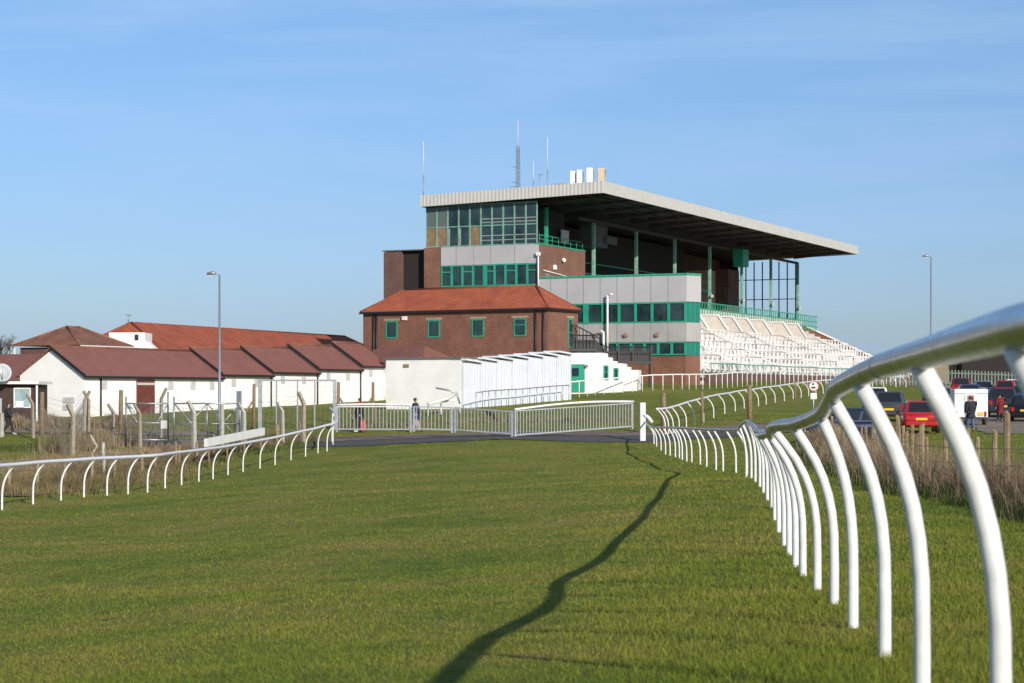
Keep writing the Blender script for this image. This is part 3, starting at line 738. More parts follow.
# roof aerials: things that stand on the roof
def on_roof(px, py, dq): return P(px, py, dq)
def mast(px, ytop, dq, label, name, r=.03, thin=None, ybase=None):
    yb = ybase or 186
    base = P(px, yb, dq); zt = P(px, ytop, dq).z
    root = thing(name, base, label, 'aerial'); return root, base, zt
def deckz(p):
    q = p-Vector((15, 165, 0)); a = -.907*q.x+.42*q.y; return CZ+zr(a)-.02
def at_deck(px, b_):
    # point of the roof deck at pixel column px, b metres back from the end
    t = (px-512)/F; a = (15+.42*b_-t*(165+.907*b_))/(.907+.42*t)
    return GS(a, b_, zr(a)-.02)
m_ant = mat('aerial_grey', (.33, .33, .34), .5, metal=.4)
p = at_deck(518, 8); root = thing('radio_mast', p, 'tall lattice radio mast with whip tip on the stand roof', 'aerial')
m = MB(frame(p, (1, 0, 0), (0, 1, 0)))
for x, y in ((-.2, -.2), (.2, -.2), (0, .2)): m.bar((x, y, -.1), (x*.6, y*.6, 4.9), .035, 4)
for k in range(10): m.bar((-.2, -.2, k*.45), (.2, -.2, k*.45+.45), .02, 4); m.bar((.2, -.2, k*.45), (-.2, -.2, k*.45+.45), .02, 4)
m.build('lattice', m_ant, root)
m = MB(frame(p, (1, 0, 0), (0, 1, 0))); m.bar((0, 0, 4.7), (0, 0, 7.2), .022, 5); m.build('whip', m_wrail, root)
m = MB(frame(p, (1, 0, 0), (0, 1, 0)))
for z, l in ((1.2, .8), (1.6, .6), (3.0, .5)): m.bar((-l, 0, z), (0, 0, z), .025, 4); m.bar((-l*.8, -.2, z), (-l*.8, .2, z), .02, 4)
m.build('yagi', m_ant, root)
for px, h, lab in ((423.5, 5.4, 'whip aerial at the far left end of the stand roof'), (533.5, 3.2, 'short thin whip aerial right of the lattice mast'), (547.5, 5.3, 'tall thin whip aerial between the lattice mast and the white panels')):
    p = at_deck(px, 4 if px < 430 else 7); root = thing('whip_aerial', p, lab, 'aerial', 'whip aerials on the roof')
    T = frame(p, (1, 0, 0), (0, 1, 0))
    MB(T).bar((0, 0, -.1), (0, 0, h*.45), .045, 5).build('base_tube', m_ant, root)
    MB(T).bar((0, 0, h*.45), (0, 0, h), .025, 5).build('whip', m_wrail, root)
p = at_deck(539.5, 6.4); root = thing('yagi_aerial', p, 'small yagi aerial on a short pole beside the tall whip', 'aerial')
T = frame(p, (1, 0, 0), (0, 1, 0)); MB(T).bar((0, 0, -.1), (0, 0, 2.0), .03, 5).build('pole', m_ant, root)
m = MB(T); m.bar((-.1, 0, 1.95), (.4, 0, 1.9), .02, 4); [m.bar((x, -.25, 1.92), (x, .25, 1.92), .015, 4) for x in (0, .15, .3)]; m.build('boom', m_ant, root)
p = at_deck(560, 6.0); root = thing('yagi_aerial', p, 'low flat yagi aerial left of the white antenna panels', 'aerial')
T = frame(p, (1, 0, 0), (0, 1, 0)); MB(T).bar((0, 0, -.1), (0, 0, .95), .03, 5).build('pole', m_ant, root)
m = MB(T); m.bar((-.6, 0, .9), (.5, 0, .9), .02, 4); [m.bar((x, -.25, .9), (x, .25, .9), .015, 4) for x in (-.4, -.1, .2, .45)]; m.build('boom', m_ant, root)
for px, h, wd, lab, mc in ((572.5, 1.85, .42, 'leftmost white antenna panel with cables beside it', m_wrail), (579.5, 1.9, .48, 'second white antenna panel from the left on the roof', m_wrail), (589.5, 2.0, .55, 'third, tallest white antenna panel on the roof', m_wrail),
                       (601, 1.9, .62, 'rightmost antenna panel, tan sided', mat('tan_panel', (.55, .43, .30), .6))):
    p = at_deck(px, 5.2); root = thing('antenna_panel', p, lab, 'antenna', 'antenna panels on the roof'); T = frame(p, (1, 0, 0), (0, 1, 0))
    MB(T).box(-wd/2, wd/2, -.12, .12, .35, h).build('panel', mc, root, .03)
    MB(T).bar((wd*.6, .2, -.1), (wd*.6, .2, h*.9), .07, 6).bar((0, .2, .4), (0, .1, .4), .04, 4).build('mount', m_ant, root)

# ------------------------------------------------------------------ brick building with hipped red roof
def window_simple(T, x0, x1, z0, z1, y, parent, mf=m_green, mg=m_glass, fr=.1, transom=None, head=True, sign=-1):
    m = MB(T); yo = y+sign*.05; yi = y-sign*.04
    m.box(x0, x0+fr, yo, yi, z0, z1); m.box(x1-fr, x1, yo, yi, z0, z1); m.box(x0+fr, x1-fr, yo, yi, z1-fr, z1); m.box(x0+fr, x1-fr, yo, yi, z0, z0+fr)
    if transom: m.box(x0+fr, x1-fr, yo+.005, yi, transom, transom+.07)
    o = m.build('window', mf, parent)
    MB(T).box(x0+fr, x1-fr, y+sign*.015, y-sign*.01, z0+fr, z1-fr).build('pane', mg, o)
    if head:
        MB(T).box(x0-.2, x1+.2, y+sign*.03, y-sign*.02, z1+.02, z1+.2).build('lintel', mat('stone_lintel', (.36, .27, .17), .9), o)
    return o
o0 = Vector((2.8, 155, CZ))
BB = frame(o0, (-.866, .5, 0), (.5, .866, 0))
root = thing('brick_building', o0+Vector((0, 0, -.5)), 'two storey brown brick building with hipped red pantile roof and small green windows', 'building')
MB(BB).box(0, 17.3, 0, 4.9, -1.2, 6.75).build('wall', m_brick, root)
e, z0, zt = .18, 6.78, 8.65
def hip(T, x0, x1, y0, y1, z0, zt, e, inset=None):
    x0 -= e; x1 += e; y0 -= e; y1 += e; ym = (y0+y1)/2; i = inset or (y1-y0)/2
    return MB(T).add([(x0,y0,z0),(x1,y0,z0),(x1,y1,z0),(x0,y1,z0),(x0+i,ym,zt),(x1-i,ym,zt)], [(0,1,5,4),(1,2,5),(2,3,4,5),(3,0,4),(3,2,1,0)])
rf = hip(BB, 0, 17.3, 0, 4.9, z0, zt, e).build('roof', m_pantile, root)
def ridges(T, x0, x1, y0, y1, z0, zt, e, r=.11, inset=None):
    x0 -= e; x1 += e; y0 -= e; y1 += e; ym = (y0+y1)/2; i = inset or (y1-y0)/2
    m = MB(T)
    for c in ((x0, y0), (x0, y1)): m.bar((c[0], c[1], z0), (x0+i, ym, zt), r)
    for c in ((x1, y0), (x1, y1)): m.bar((c[0], c[1], z0), (x1-i, ym, zt), r)
    m.bar((x0+i, ym, zt), (x1-i, ym, zt), r); return m
ridges(BB, 0, 17.3, 0, 4.9, z0, zt, e, .09).build('ridge_tiles', mat('ridge_tile', (.27, .07, .035), .85, var=.2), rf)
m = MB(BB)
m.box(-.19, 17.5, -.30, -.182, 6.60, 6.77); m.box(-.30, -.192, -.19, 5.1, 6.60, 6.77)
m.build('gutter', m_blackm, root)
m = MB(BB)
for x in (.35, 1.05, 15.9, 16.2): MB(BB).bar((x, -.1, 1.0), (x, -.1, 6.6), .07).build('drain_pipe', m_blackm, root)
for x in (2.51, 6.34, 10.45, 14.5): window_simple(BB, x-.56, x+.56, 4.6, 6.0, 0, root, transom=5.45 if x < 3 else None)
T2 = frame(o0, (.5, .866, 0), (.866, -.5, 0))         # right side wall, x = depth
window_simple(T2, 3.25, 3.95, 3.75, 6.05, 0, root, transom=4.9, sign=1)
MB(BB).box(13.0, 13.45, -.12, 0, 6.05, 6.35).build('alarm_box', m_wrail, root)

# fire escape of black steel
p0 = P(572, 350, 157.5)
root = thing('fire_escape', G3(600, 159), 'black steel fire escape with lattice balustrades beside the brick building', 'stairs')
a = P(570, 352, 158); b = P(652, 362, 160)
T = frame((a.x, a.y, 0), ((b-a).x/(b-a).xy.length, (b-a).y/(b-a).xy.length, 0), (-(b-a).y/(b-a).xy.length, (b-a).x/(b-a).xy.length, 0))
L = (b-a).xy.length; za = P(0, 349, 158).z; zb = P(0, 361.5, 160).z
m = MB(T); m.prism([(0, 0, za), (2.2, 0, za), (2.9, 0, zb), (L, 0, zb), (L, 0, zb-.18), (2.8, 0, zb-.18), (2.1, 0, za-.18), (0, 0, za-.18)], (0, 1.2, 0)); m.build('landing', m_blackm, root)
m = MB(T)
for y in (.02, 1.15):
    top = [(0, y, za+1.1), (2.2, y, za+1.1), (2.9, y, zb+1.15), (L, y, zb+1.15)]
    m.tube(top, .04, 5, smooth=False); m.tube([(q[0], q[1], q[2]-.5) for q in top], .03, 4, smooth=False)
    for x in np.arange(.0, L+.01, .13):
        zz = za if x < 2.2 else zb; m.box(x-.018, x+.018, y-.015, y+.015, zz, zz+1.1)
for x in (2.9, 4.1, 5.3, L-.03): m.box(x-.05, x+.05, -.02, .06, zb, zb+1.3)
m.build('balustrade', m_blackm, root)
m = MB(T)
m.prism([(.0, .3, za+.02), (2.3, .3, za+.02), (3.1, .3, zb+.02), (L-.05, .3, zb+.02), (L-.05, .3, zb+.8), (3.1, .3, zb+.8), (2.3, .3, za+.75), (0, .3, za+.75)], (0, .03, 0)); m.build('mesh_panel', m_blackm, root)
m = MB(T)
m.tube([(-.1, .2, za+1.95), (.5, .2, za+1.9), (2.2, .2, za+1.05)], .05, 5)
for k in range(8): m.bar((-.05+k*.3, .2, za+.1), (-.05+k*.3, .2, za+1.93-max(0, k-1)*.12), .03, 4)
m.build('handrail', m_blackm, root)
m = MB(T)
m.bar((L-.15, .15, -1), (L-.15, .15, zb-.18), .08, 6)
m.build('leg', m_blackm, root)

# low white building with emerald door, stepped parapet
a = P(571, 395, 155.8); b = P(640, 395, 154.8)
ex = (b-a).normalized(); ey = Vector((-ex.y, ex.x, 0)); T = frame((a.x, a.y, CZ), ex, ey)
root = thing('white_block', G3(600, 160), 'low white block with emerald door and parapet stepping down to the right', 'building')
sx = lambda px: (px-571)/12.84
pf = [(sx(570.5), 0, -.6), (sx(570.5), 0, 3.28), (sx(603), 0, 3.28), (sx(603), 0, 2.95), (sx(608), 0, 2.95), (sx(608), 0, 2.65), (sx(613), 0, 2.65), (sx(613), 0, 2.45), (sx(622.5), 0, 2.45), (sx(622.5), 0, -.6)]
MB(T).prism(pf, (0, 3.0, 0)).build('wall', m_whiteb, root)
MB(T).prism([(sx(622.6), 1, -.6), (sx(622.6), 1, 2.2), (sx(627), 1, 2.2), (sx(627), 1, 1.9), (sx(630), 1, 1.9), (sx(630), 1, 1.95), (sx(637), 1, 1.95), (sx(637), 1, -.6)], (0, 2, 0)).build('side_wall', m_white, root)
m = MB(T); m.box(sx(571.2), sx(585), -.05, .05, .2, 2.4); o = m.build('door', m_green, root)
MB(T).box(sx(572), sx(579), -.07, -.052, 1.45, 2.1).build('door_glass', m_glass, o)
window_simple(T, sx(604), sx(609), 1.15, 2.3, 0, root, head=False, transom=1.75); window_simple(T, sx(614), sx(619), 1.15, 2.1, 0, root, head=False)
MB(T).bar((sx(587), -.1, 2.25), (sx(587), -.25, 2.25), .12, 8).build('lamp', mat('lamp_rust', (.30, .19, .12)), root)

# ------------------------------------------------------------------ white garage and seven stepped panelled units
C = Vector((-3.86*.89, 150*.89, CZ)); l = (-.866*.89, .5*.89, 0); kk = (.5*.89, .866*.89, 0)
GB = frame(C, l, kk, (0, 0, .89))
root = thing('white_garage', C+Vector((0, 0, -.8)), 'flat roofed white painted block with a plain sunlit wall left of the panelled units', 'building')
MB(GB).box(0, 6.7, 0, 7, -1.6, 2.72).build('wall', m_whiteb, root)
MB(GB).box(-.1, 6.85, -.12, 7.1, 2.725, 2.86).build('roof', m_bars, root)
MB(GB).box(4.6, 5.1, -.06, 0, 2.1, 2.35).build('wall_lamp', m_woodl, root)
words7 = ['first', 'second', 'third', 'fourth', 'fifth', 'sixth', 'seventh']
for k in range(7):
    y0 = .02+k*2.42; y1 = y0+2.40; zt = 2.58+k*.145
    p = GB(0, y0, -1)
    root = thing('panelled_unit', p, '%s white panelled unit from the garage in the stepped row%s' % (words7[k], ', nearest the camera' if k == 0 else ', beside the emerald door' if k == 6 else ''), 'unit', 'white panelled units in a stepped row')
    MB(GB).box(-.25, 1.0, y0, y1, -1.6, zt-.17).build('wall', m_bluew, root)
    m = MB(GB); m.prism([(-.55, y0-.02, zt+.02), (1.0, y0-.02, zt+.02), (1.0, y0-.02, zt+.15), (-.55, y0-.02, zt+.15)], (0, 2.41, -.17)); m.build('roof', mat('white_roof_trim', (.72, .74, .77), .6, var=.06), root)
    m = MB(GB)
    for q in np.arange(y0+.35, y1-.1, .42): m.box(-.27, -.252, q-.02, q+.02, -1.0, zt-.2)
    m.box(-.31, -.252, y1-.10, y1, -1.2, zt-.2)
    m.build('panel_ribs', mat('panel_rib', (.58, .62, .68), .55), root)

# fallen white pipe structure by the garage corner
root = thing('pipe_frame', G3(450, 128), 'bent white and grey pipe frame standing in front of the white garage wall', 'frame')
m = MB(); m.tube([P(436, 388, 128), P(450, 390.5, 128), P(457, 394, 128), P(460, 404, 128)], .06, 6, raw=True); m.build('bent_pipe', m_galv, root)
m = MB(); m.tube([P(457, 393, 128), P(446, 399, 127), P(428, 404, 126)], .1, 6, raw=True); m.tube([P(456, 400, 128), P(440, 402, 128), P(428, 405, 127)], .07, 6, raw=True)
m.bar(P(460, 404, 128), G3(460.5, 128, -.1), .06, 6, raw=True); m.bar(P(441, 402, 128), G3(441, 128, -.1), .05, 6, raw=True); m.bar(P(428, 405, 127), G3(428, 127, -.1), .05, 6, raw=True); m.build('braces', m_wrail, root)

# ------------------------------------------------------------------ row of white sheds with brown roofs (frame: s along the row, w across to the right/front)
A = Vector((-26.7, 125, CZ)); es = Vector((.45, .893, 0)); ew = Vector((.893, -.45, 0))
SH = frame(A, es, ew)
RISE = 1.7
segs_s = [(0, 14.8, 1.24, -1.6), (14.8, 21.0, 1.46, -1.5), (21.0, 27.2, 1.70, -1.4), (27.2, 33.4, 2.0, -1.3), (33.4, 37.2, 2.3, -1.2)]
labs = ['long white gabled shed with maroon roof and maroon door, leftmost of the stepped row', 'short white shed with maroon roof, second in the stepped row, behind the tall lamp post',
        'short white shed with maroon roof, third in the stepped row, behind the steel mesh frame', 'short white shed with maroon roof, fourth in the stepped row', 'last and highest shed of the stepped row, next to the white garage']
HW = 2.6
for i, (s0, s1, ze, zb) in enumerate(segs_s):
    root = thing('white_shed', SH(s0, -HW, -1.2), labs[i], 'shed', 'stepped row of white sheds')
    m = MB(SH); e2 = .02
    m.prism([(s0+e2, 0, zb-1), (s0+e2, 0, ze+.02), (s0+e2, -HW, ze+RISE-.06), (s0+e2, -2*HW, ze+.02), (s0+e2, -2*HW, zb-1)], (s1-s0-2*e2, 0, 0)); m.build('wall', m_whiteb, root)
    o_ = .2; zr_ = ze+RISE; sl = RISE/HW
    s0o = s0-(.15 if i == 0 else .12); s1o = s1+(.0 if i < 4 else .3)
    m = MB(SH)
    for sg in (1, -1):
        y0 = -HW; y1 = -HW+sg*(HW+o_)
        m.add([(s0o, y0, zr_+.12), (s1o, y0, zr_+.12), (s1o, y1, ze-sl*o_+.12), (s0o, y1, ze-sl*o_+.12), (s0o, y0, zr_), (s1o, y0, zr_), (s1o, y1, ze-sl*o_), (s0o, y1, ze-sl*o_)],
              [(0,1,2,3),(7,6,5,4),(0,3,7,4),(1,5,6,2),(3,2,6,7)])
    rf = m.build('roof', m_browntile, root)
    m = MB(SH)
    y1 = -HW+HW+o_
    m.prism([(s0o-.06, -HW, zr_+.17), (s0o-.06, y1, ze-sl*o_+.17), (s0o-.06, y1, ze-sl*o_-.05), (s0o-.06, -HW, zr_-.05)], (.055, 0, 0))
    m.box(s0o, s1o, y1+.002, y1+.09, ze-sl*o_-.06, ze-sl*o_+.09)
    m.build('barge_board', m_blackm, rf)
    m = MB(SH); m.bar((s1-.2 if i else s0+1.5, .08, zb), (s1-.2 if i else s0+1.5, .08, ze-.1), .06); m.build('drain_pipe', m_blackm, root)
    MB(SH).bar((s0o, -HW, zr_+.13), (s1o, -HW, zr_+.13), .1, 6).build('ridge_tiles', m_oldtile, rf)
    vents = [1.9, 8.9, 11.4, 13.6] if i == 0 else [s0+1.4, s0+4.2]
    for v in vents[:4 if i < 4 else 1]: MB(SH).box(v-.28, v+.28, .005, .03, .15+ze-1.03, .75+ze-1.03).build('vent', mat('grey_vent', (.55, .54, .53), .8), root)
    if i == 0:
        MB(SH).box(5.2, 7.1, .01, .07, -1.6, 1.0).build('door', m_maroon, root)
        MB(SH).box(5.2, 7.1, .072, .085, .65, .8).build('door_sign', mat('grey_vent', (.5, .5, .5)), root)
        m = MB(SH); m.box(-.03, -.005, -1.7, -.8, -.5, -.15); m.box(-.03, -.005, -1.7, -.9, -.95, -.6); m.build('wall_plate', MATS['grey_vent'], root)

# wing running off to the left behind the gable, with its own roof
root = thing('brown_roofed_wing', SH(2, -9, -1), 'low wing with a wide maroon roof behind the dark kiosk at the left edge', 'building')
WL = frame(A+es*.8-ew*2.6, -ew, es)      # x to the left, y back
MB(WL).box(.2, 22, 2.2, 8, -2.2, 1.0).build('wall', m_white, root)
m = MB(WL); m.prism([(1.2, 1.6, .95), (1.2, 4.6, 2.75), (1.2, 8.2, .95)], (21, 0, 0)); m.build('roof', m_browntile, root)

# brown-roofed lean-to between sheds and brick building
lb = P(348, 395, 161); rb = P(425, 395, 154); ex = (rb-lb).normalized(); T = frame((lb.x, lb.y, CZ), ex, (-ex.y, ex.x, 0))
root = thing('low_outbuilding', G3(390, 155), 'low outbuilding with maroon hipped roof in front of the brick building', 'building')
Lw = (rb-lb).length
MB(T).box(.3, Lw-.3, 0, 3.4, -1.5, 2.55).build('wall', m_white, root)
hip(T, .3, Lw-.3, 0, 3.4, 2.57, 3.85, .3).build('roof', m_browntile, root)

# hipped tile building behind the sheds
T = frame((-30.2, 140, CZ), es, -ew)
root = thing('hipped_cottage', T(3, 3, -1), 'small square building with lichened brown hipped roof rising behind the white gabled shed', 'building')
MB(T).box(.35, 5.5, .35, 5.7, -1.5, 3.38).build('wall', m_brickd, root)
rf = hip(T, .3, 5.6, .3, 5.8, 3.5, 4.9, .35, 2.3).build('roof', m_oldtile, root)
ridges(T, .3, 5.6, .3, 5.8, 3.5, 4.9, .35, .09, 2.3).build('ridge_tiles', m_oldtile, rf)
MB(T).box(-.1, 6.0, -.16, -.06, 3.34, 3.49).build('gutter', m_wrail, root)
MB(T).bar((.1, 6.0, -1), (.1, 6.0, 3.35), .06).build('drain_pipe', m_wrail, root)

# white flat block and long red roof further back
root = thing('white_roof_block', G3(128, 154), 'square white rendered block standing between the lichened roof and the long red roof', 'building')
a = P(109, 395, 152); b = P(145, 395, 152); MB(frame((a.x, a.y, CZ), (1, 0, 0), (0, 1, 0))).box(0, (b-a).x, 0, 3, -1, 4.75).build('wall', m_whiteb, root)
MB(frame((a.x, a.y, CZ), (1, 0, 0), (0, 1, 0))).box(2.0, 2.25, -.15, -.01, 4.2, 4.6).build('lamp', m_blackm, root)
MB(frame((b.x, b.y, CZ), (1, 0, 0), (0, 1, 0))).prism([(0.01, .2, 3.6), (0.01, .2, 4.1), (.9, .2, 3.3), (.9, .2, 3.0)], (0, 2, 0)).build('side_wing', m_whiteb, root)
a = P(168, 395, 160); dr = Vector((15.4, 41, 0)).normalized(); nd = Vector((-dr.y, dr.x, 0))
T = frame((a.x, a.y, CZ), dr, nd)
root = thing('long_red_roofed_hall', G3(200, 175), 'long hall with an orange red pantile roof behind the row of sheds', 'building')
MB(T).box(.4, 45.6, .4, 9.6, -1, 3.35).build('wall', m_brick, root)
rf = hip(T, .4, 45.6, .4, 9.6, 3.36, 5.95, .4, 2.6).build('roof', m_pantile, root)
ridges(T, .4, 45.6, .4, 9.6, 3.36, 5.95, .4, .09, 2.6).build('ridge_tiles', MATS['ridge_tile'], rf)
MB(T).bar((2.2, 5, 5.9), (2.2, 5, 6.6), .04, 5).bar((1.8, 5, 6.55), (2.7, 5, 6.55), .03, 4).build('aerial', m_ant, root)

# dark kiosk, satellite dish
a = P(-30, 395, 117); T = frame((a.x, a.y, CZ), (1, 0, 0), (0, 1, 0))
k = 117/F
root = thing('kiosk', G3(15, 117), 'dark timber kiosk with white roof edge and pale curtained window at the left edge', 'kiosk')
x1 = 68*k
MB(T).box(0, x1-.15, .2, 3, -2.4, .62).build('wall', mat('dark_stained_timber', (.055, .03, .024), .7, var=.2, scale=3), root)
MB(T).box(-.2, x1+.1, -.3, 3.2, .64, .80).build('roof', m_wrail, root)
m = MB(T); m.box(x1-.1, x1, -.1, .0, -2.4, .62); m.build('corner_post', m_wrail, root)
window_simple(T, 43*k, 60*k, -.75, .42, .2, root, mf=m_wrail, mg=mat('pale_curtain', (.30, .42, .44), .7, var=.2, scale=3), fr=.06, head=False)
MB(T).box(45*k, 53*k, .1, .14, -.72, -.35).build('notice', m_wrail, root)
MB(T).box(0, 31*k, .16, .19, -2.4, -.2).build('shutter', mat('grey_shutter', (.45, .46, .45), .6), root)
root = thing('satellite_dish', P(2, 381, 116), 'round grey satellite dish above the dark kiosk', 'dish')
c = P(2, 372.5, 116); m = MB()
dirn = Vector((.3, -.9, .3)).normalized(); u = dirn.cross(Vector((0, 0, 1))).normalized(); v_ = u.cross(dirn)
rings = [(0, .0), (.25, .02), (.42, .07), (.56, .14)]
pts = [c-dirn*.14]; fs = []
for rr, h in rings[1:]:
    for q in range(24):
        an = q*math.pi/12; pts.append(c+(u*math.cos(an)+v_*math.sin(an))*rr+dirn*(h-.14))
for q in range(24): fs.append((0, 1+q, 1+(q+1) % 24))
for rgi in range(2):
    for q in range(24):
        i0 = 1+rgi*24; fs.append((i0+q, i0+24+q, i0+24+(q+1) % 24, i0+(q+1) % 24))
m.add(pts, fs, True, True); o = m.build('bowl', mat('dish_grey', (.42, .44, .45), .5), root)
sol = o.modifiers.new('thick', 'SOLIDIFY'); sol.thickness = .02
MB().bar(c-dirn*.15, P(2, 382, 116.3), .04, 6, True).bar(c-v_*.5, c+dirn*.5, .02, 5, True).build('mount', m_galv, root)

# ------------------------------------------------------------------ lamp posts
def lamp_post(px, ytop, dq, label, side):
    b = G3(px, dq); zt = P(px, ytop, dq).z-b.z
    root = thing('lamp_post', b, label, 'lamp post', 'tall lamp posts'); T = frame(b, (1, 0, 0), (0, 1, 0))
    MB(T).tube([(0, 0, -.2), (0, 0, 1.2), (0, 0, 1.25), (0, 0, zt)], [.13, .12, .085, .05], 8).build('column', m_lamp, root)
    MB(T).tube([(0, 0, zt-.02), (side*.15, 0, zt+.08), (side*.35, 0, zt+.08)], .035, 6).build('arm', m_lamp, root)
    h = MB(T).tube([(side*.2, 0, zt+.09), (side*.35, 0, zt+.10), (side*.7, 0, zt+.07)], [.05, .12, .06], 8, flat=.8).build('lamp_head', m_lamp, root)
    MB(T).box(side*.32, side*.6, -.06, .06, zt-.06, zt-.015).build('lens', m_lens, h)
lamp_post(219.5, 275, 112, 'tall grey lamp post in front of the brown roofed sheds', -1)
lamp_post(931, 257, 170, 'tall grey lamp post above the car park on the right', -1)

# ------------------------------------------------------------------ left fences
def cranked(b, h, r, way, lean=0, topl=.35):
    m = MB(); x = Vector((1, 0, 0)); up = Vector((lean, 0, 1))
    pts = [b-Vector((0, 0, .2)), b+up*(h*.78), b+up*h+x*way*topl*.8]
    m.tube(pts, [r*1.15, r, r*.85], 4, raw=True, smooth=False); return m
fences = [
 ('security_fence', 'chain link security fence on cranked concrete posts along the left side', 'concrete', [
   (1, 108, 413, 0, m_concl, .13), (33, 107, 394, -1, m_conc, .1), (72, 93, 404, -1, m_conc, .12), (84, 112, 391, 1, m_conc, .1), (88, 112.2, 391, -1, m_conc, .1),
   (113, 106, 404, -1, m_conc, .1), (140, 100, 404, -1, m_conc, .09), (161, 110, 388, 1, m_conc, .1), (194, 96, 401, -1, m_concl, .12), (221.5, 100, 405, 0, m_concl, .12), (244, 101, 403, -1, m_concl, .11), (283, 103, 402, -1, m_concl, .09), (303, 103, 392, -1, m_conc, .12)]),
]
for nm, lab, kind, posts in fences:
    root = thing(nm, G3(120, 104), lab, 'fence')
    tops = []
    for px, dq, yt, way, mt_, r in posts:
        b = G3(px, dq); h = P(px, yt, dq).z-b.z
        cranked(b, h, r, way, rng.uniform(-.02, .03)).build('post', mt_, root)
        tops.append((b, h))
    m = MB()
    for (b0, h0), (b1, h1) in zip(tops, tops[1:]):
        for f in (.12, .3, .48, .66, .8, .9, 1.0):
            m.bar(b0+Vector((0, 0, h0*f)), b1+Vector((0, 0, h1*f)), .006, 3, True)
        L = (b1-b0).length
        for q in np.arange(0, L, .35):
            f = q/L; x0 = b0.lerp(b1, f); f2 = min(1, (q+.7)/L); x1 = b0.lerp(b1, f2); hh = .78*(h0+(h1-h0)*f)
            m.bar(x0+Vector((0, 0, .1)), x1+Vector((0, 0, hh)), .0025, 3, True); m.bar(x1+Vector((0, 0, .1)), x0+Vector((0, 0, hh)), .0025, 3, True)
    m.build('wire_mesh', m_wire, root)
# timber strainers with braces standing by the sheds
for px, dq, yt, dirx, lab in ((42, 110, 392, 1, 'thick timber post with a diagonal brace beside the kiosk'), (121, 112, 390, 0, 'thick dark timber post left of the maroon shed door'),
       (254, 116, 384, -1, 'timber post with a brace leaning left, at the left end of the steel frame'), (338.5, 122, 382, 1, 'timber post at the right end of the steel mesh frame'), (373, 122, 382, -1, 'timber strainer post with brace behind the person in red'),
       (363, 150, 384, 0, 'slim timber post against the last white shed')):
    if px == 363: continue
    b = G3(px, dq); h = P(px, yt, dq).z-b.z
    root = thing('timber_post', b, lab, 'post', 'timber strainer posts'); T = frame(b, (1, 0, 0), (0, 1, 0))
    r = .13 if px < 130 else .1
    MB(T).tube([(0, 0, -.2), (0, 0, h*.6), (.01, 0, h)], [r*1.1, r, r*.9], 7).build('shaft', m_wood, root)
    if dirx: MB(T).bar((0, -.02, h*.66), (dirx*h*.45, -.1, -.1), .06, 6).build('brace', m_wood, root)
# tubular field gate (two leaves)
for px0, px1, dq, lab in ((126, 168, 103, 'left leaf of the tubular steel field gate with diagonal braces and a small notice'), (174, 240, 102, 'right leaf of the tubular steel field gate, longer, with crossed braces')):
    a = G3(px0, dq); b = G3(px1, dq); L = (b-a).xy.length; zt = P(0, 403.5, dq).z-a.z
    root = thing('field_gate', a, lab, 'gate', 'leaves of the field gate'); T = frame(a, (1, 0, 0), (0, 1, 0)); h = zt
    m = MB(T); m.bar((0, 0, h), (L, 0, h), .045); m.bar((0, 0, .35), (L, 0, .35), .045); m.bar((0, 0, .3), (0, 0, h+.35), .045); m.bar((L, 0, .3), (L, 0, h+.6), .045); m.build('frame_tube', m_galv, root)
    m = MB(T); m.bar((0, 0, h*.55), (L, 0, h*.55), .03); m.bar((0, .03, h), (L*.5, .03, .35), .035); m.bar((L*.5, .03, .35), (L, .03, h), .035)
    if L > 2.5: m.bar((L*.5, .05, h), (0, .05, .35), .03); m.bar((L*.5, .05, h), (L, .05, .35), .03); m.bar((L*.5, 0, .35), (L*.5, 0, h), .03)
    m.build('braces', m_galv, root)
    m = MB(T)
    for x in np.arange(.2, L, .28): m.bar((x, -.02, .35), (x, -.02, h), .006, 3)
    for z in np.arange(.5, h, .22): m.bar((0, -.02, z), (L, -.02, z), .006, 3)
    m.build('wire_mesh', m_wire, root)
    if px0 == 126: MB(T).box(L*.83, L*.83+.33, -.06, -.03, h*.42, h*.42+.42).build('notice', mat('grey_vent', (.5, .5, .5)), root)
b = G3(239, 108); T = frame(b, (1, 0, 0), (0, 1, 0)); h = P(0, 391, 108).z-b.z
tag(MB(T).box(-.13, .13, -.1, .1, -.2, h).build('steel_post', mat('slate_grey_steel', (.20, .22, .25), .5, metal=.3)), 'thick slate grey steel post right of the field gate', 'post')
# steel mesh frame
dq = 116; a = G3(260, dq); b = G3(335, dq); L = (b-a).xy.length; h = P(0, 379.5, dq).z-a.z
root = thing('mesh_frame', a, 'tall rectangular steel mesh frame standing before the white sheds', 'fence'); T = frame(a, (1, 0, 0), (0, 1, 0))
m = MB(T); m.box(-.1, .12, -.08, .08, -.3, h); m.box(L-.12, L+.08, -.08, .08, -.5, h); m.build('end_posts', m_galv, root)
m = MB(T); m.box(.12, L-.12, -.04, .04, h-.1, h); [m.box(x-.04, x+.04, -.04, .04, -.3, h-.102) for x in (L*.22, L*.5, L*.73)]; m.build('rails', m_lamp, root)
m = MB(T); [m.bar((x, 0, -.2), (x, 0, h), .004, 3) for x in np.arange(.2, L, .3)]; [m.bar((0, 0, z), (L, 0, z), .004, 3) for z in np.arange(.1, h, .3)]; m.build('wire_mesh', m_wire, root)
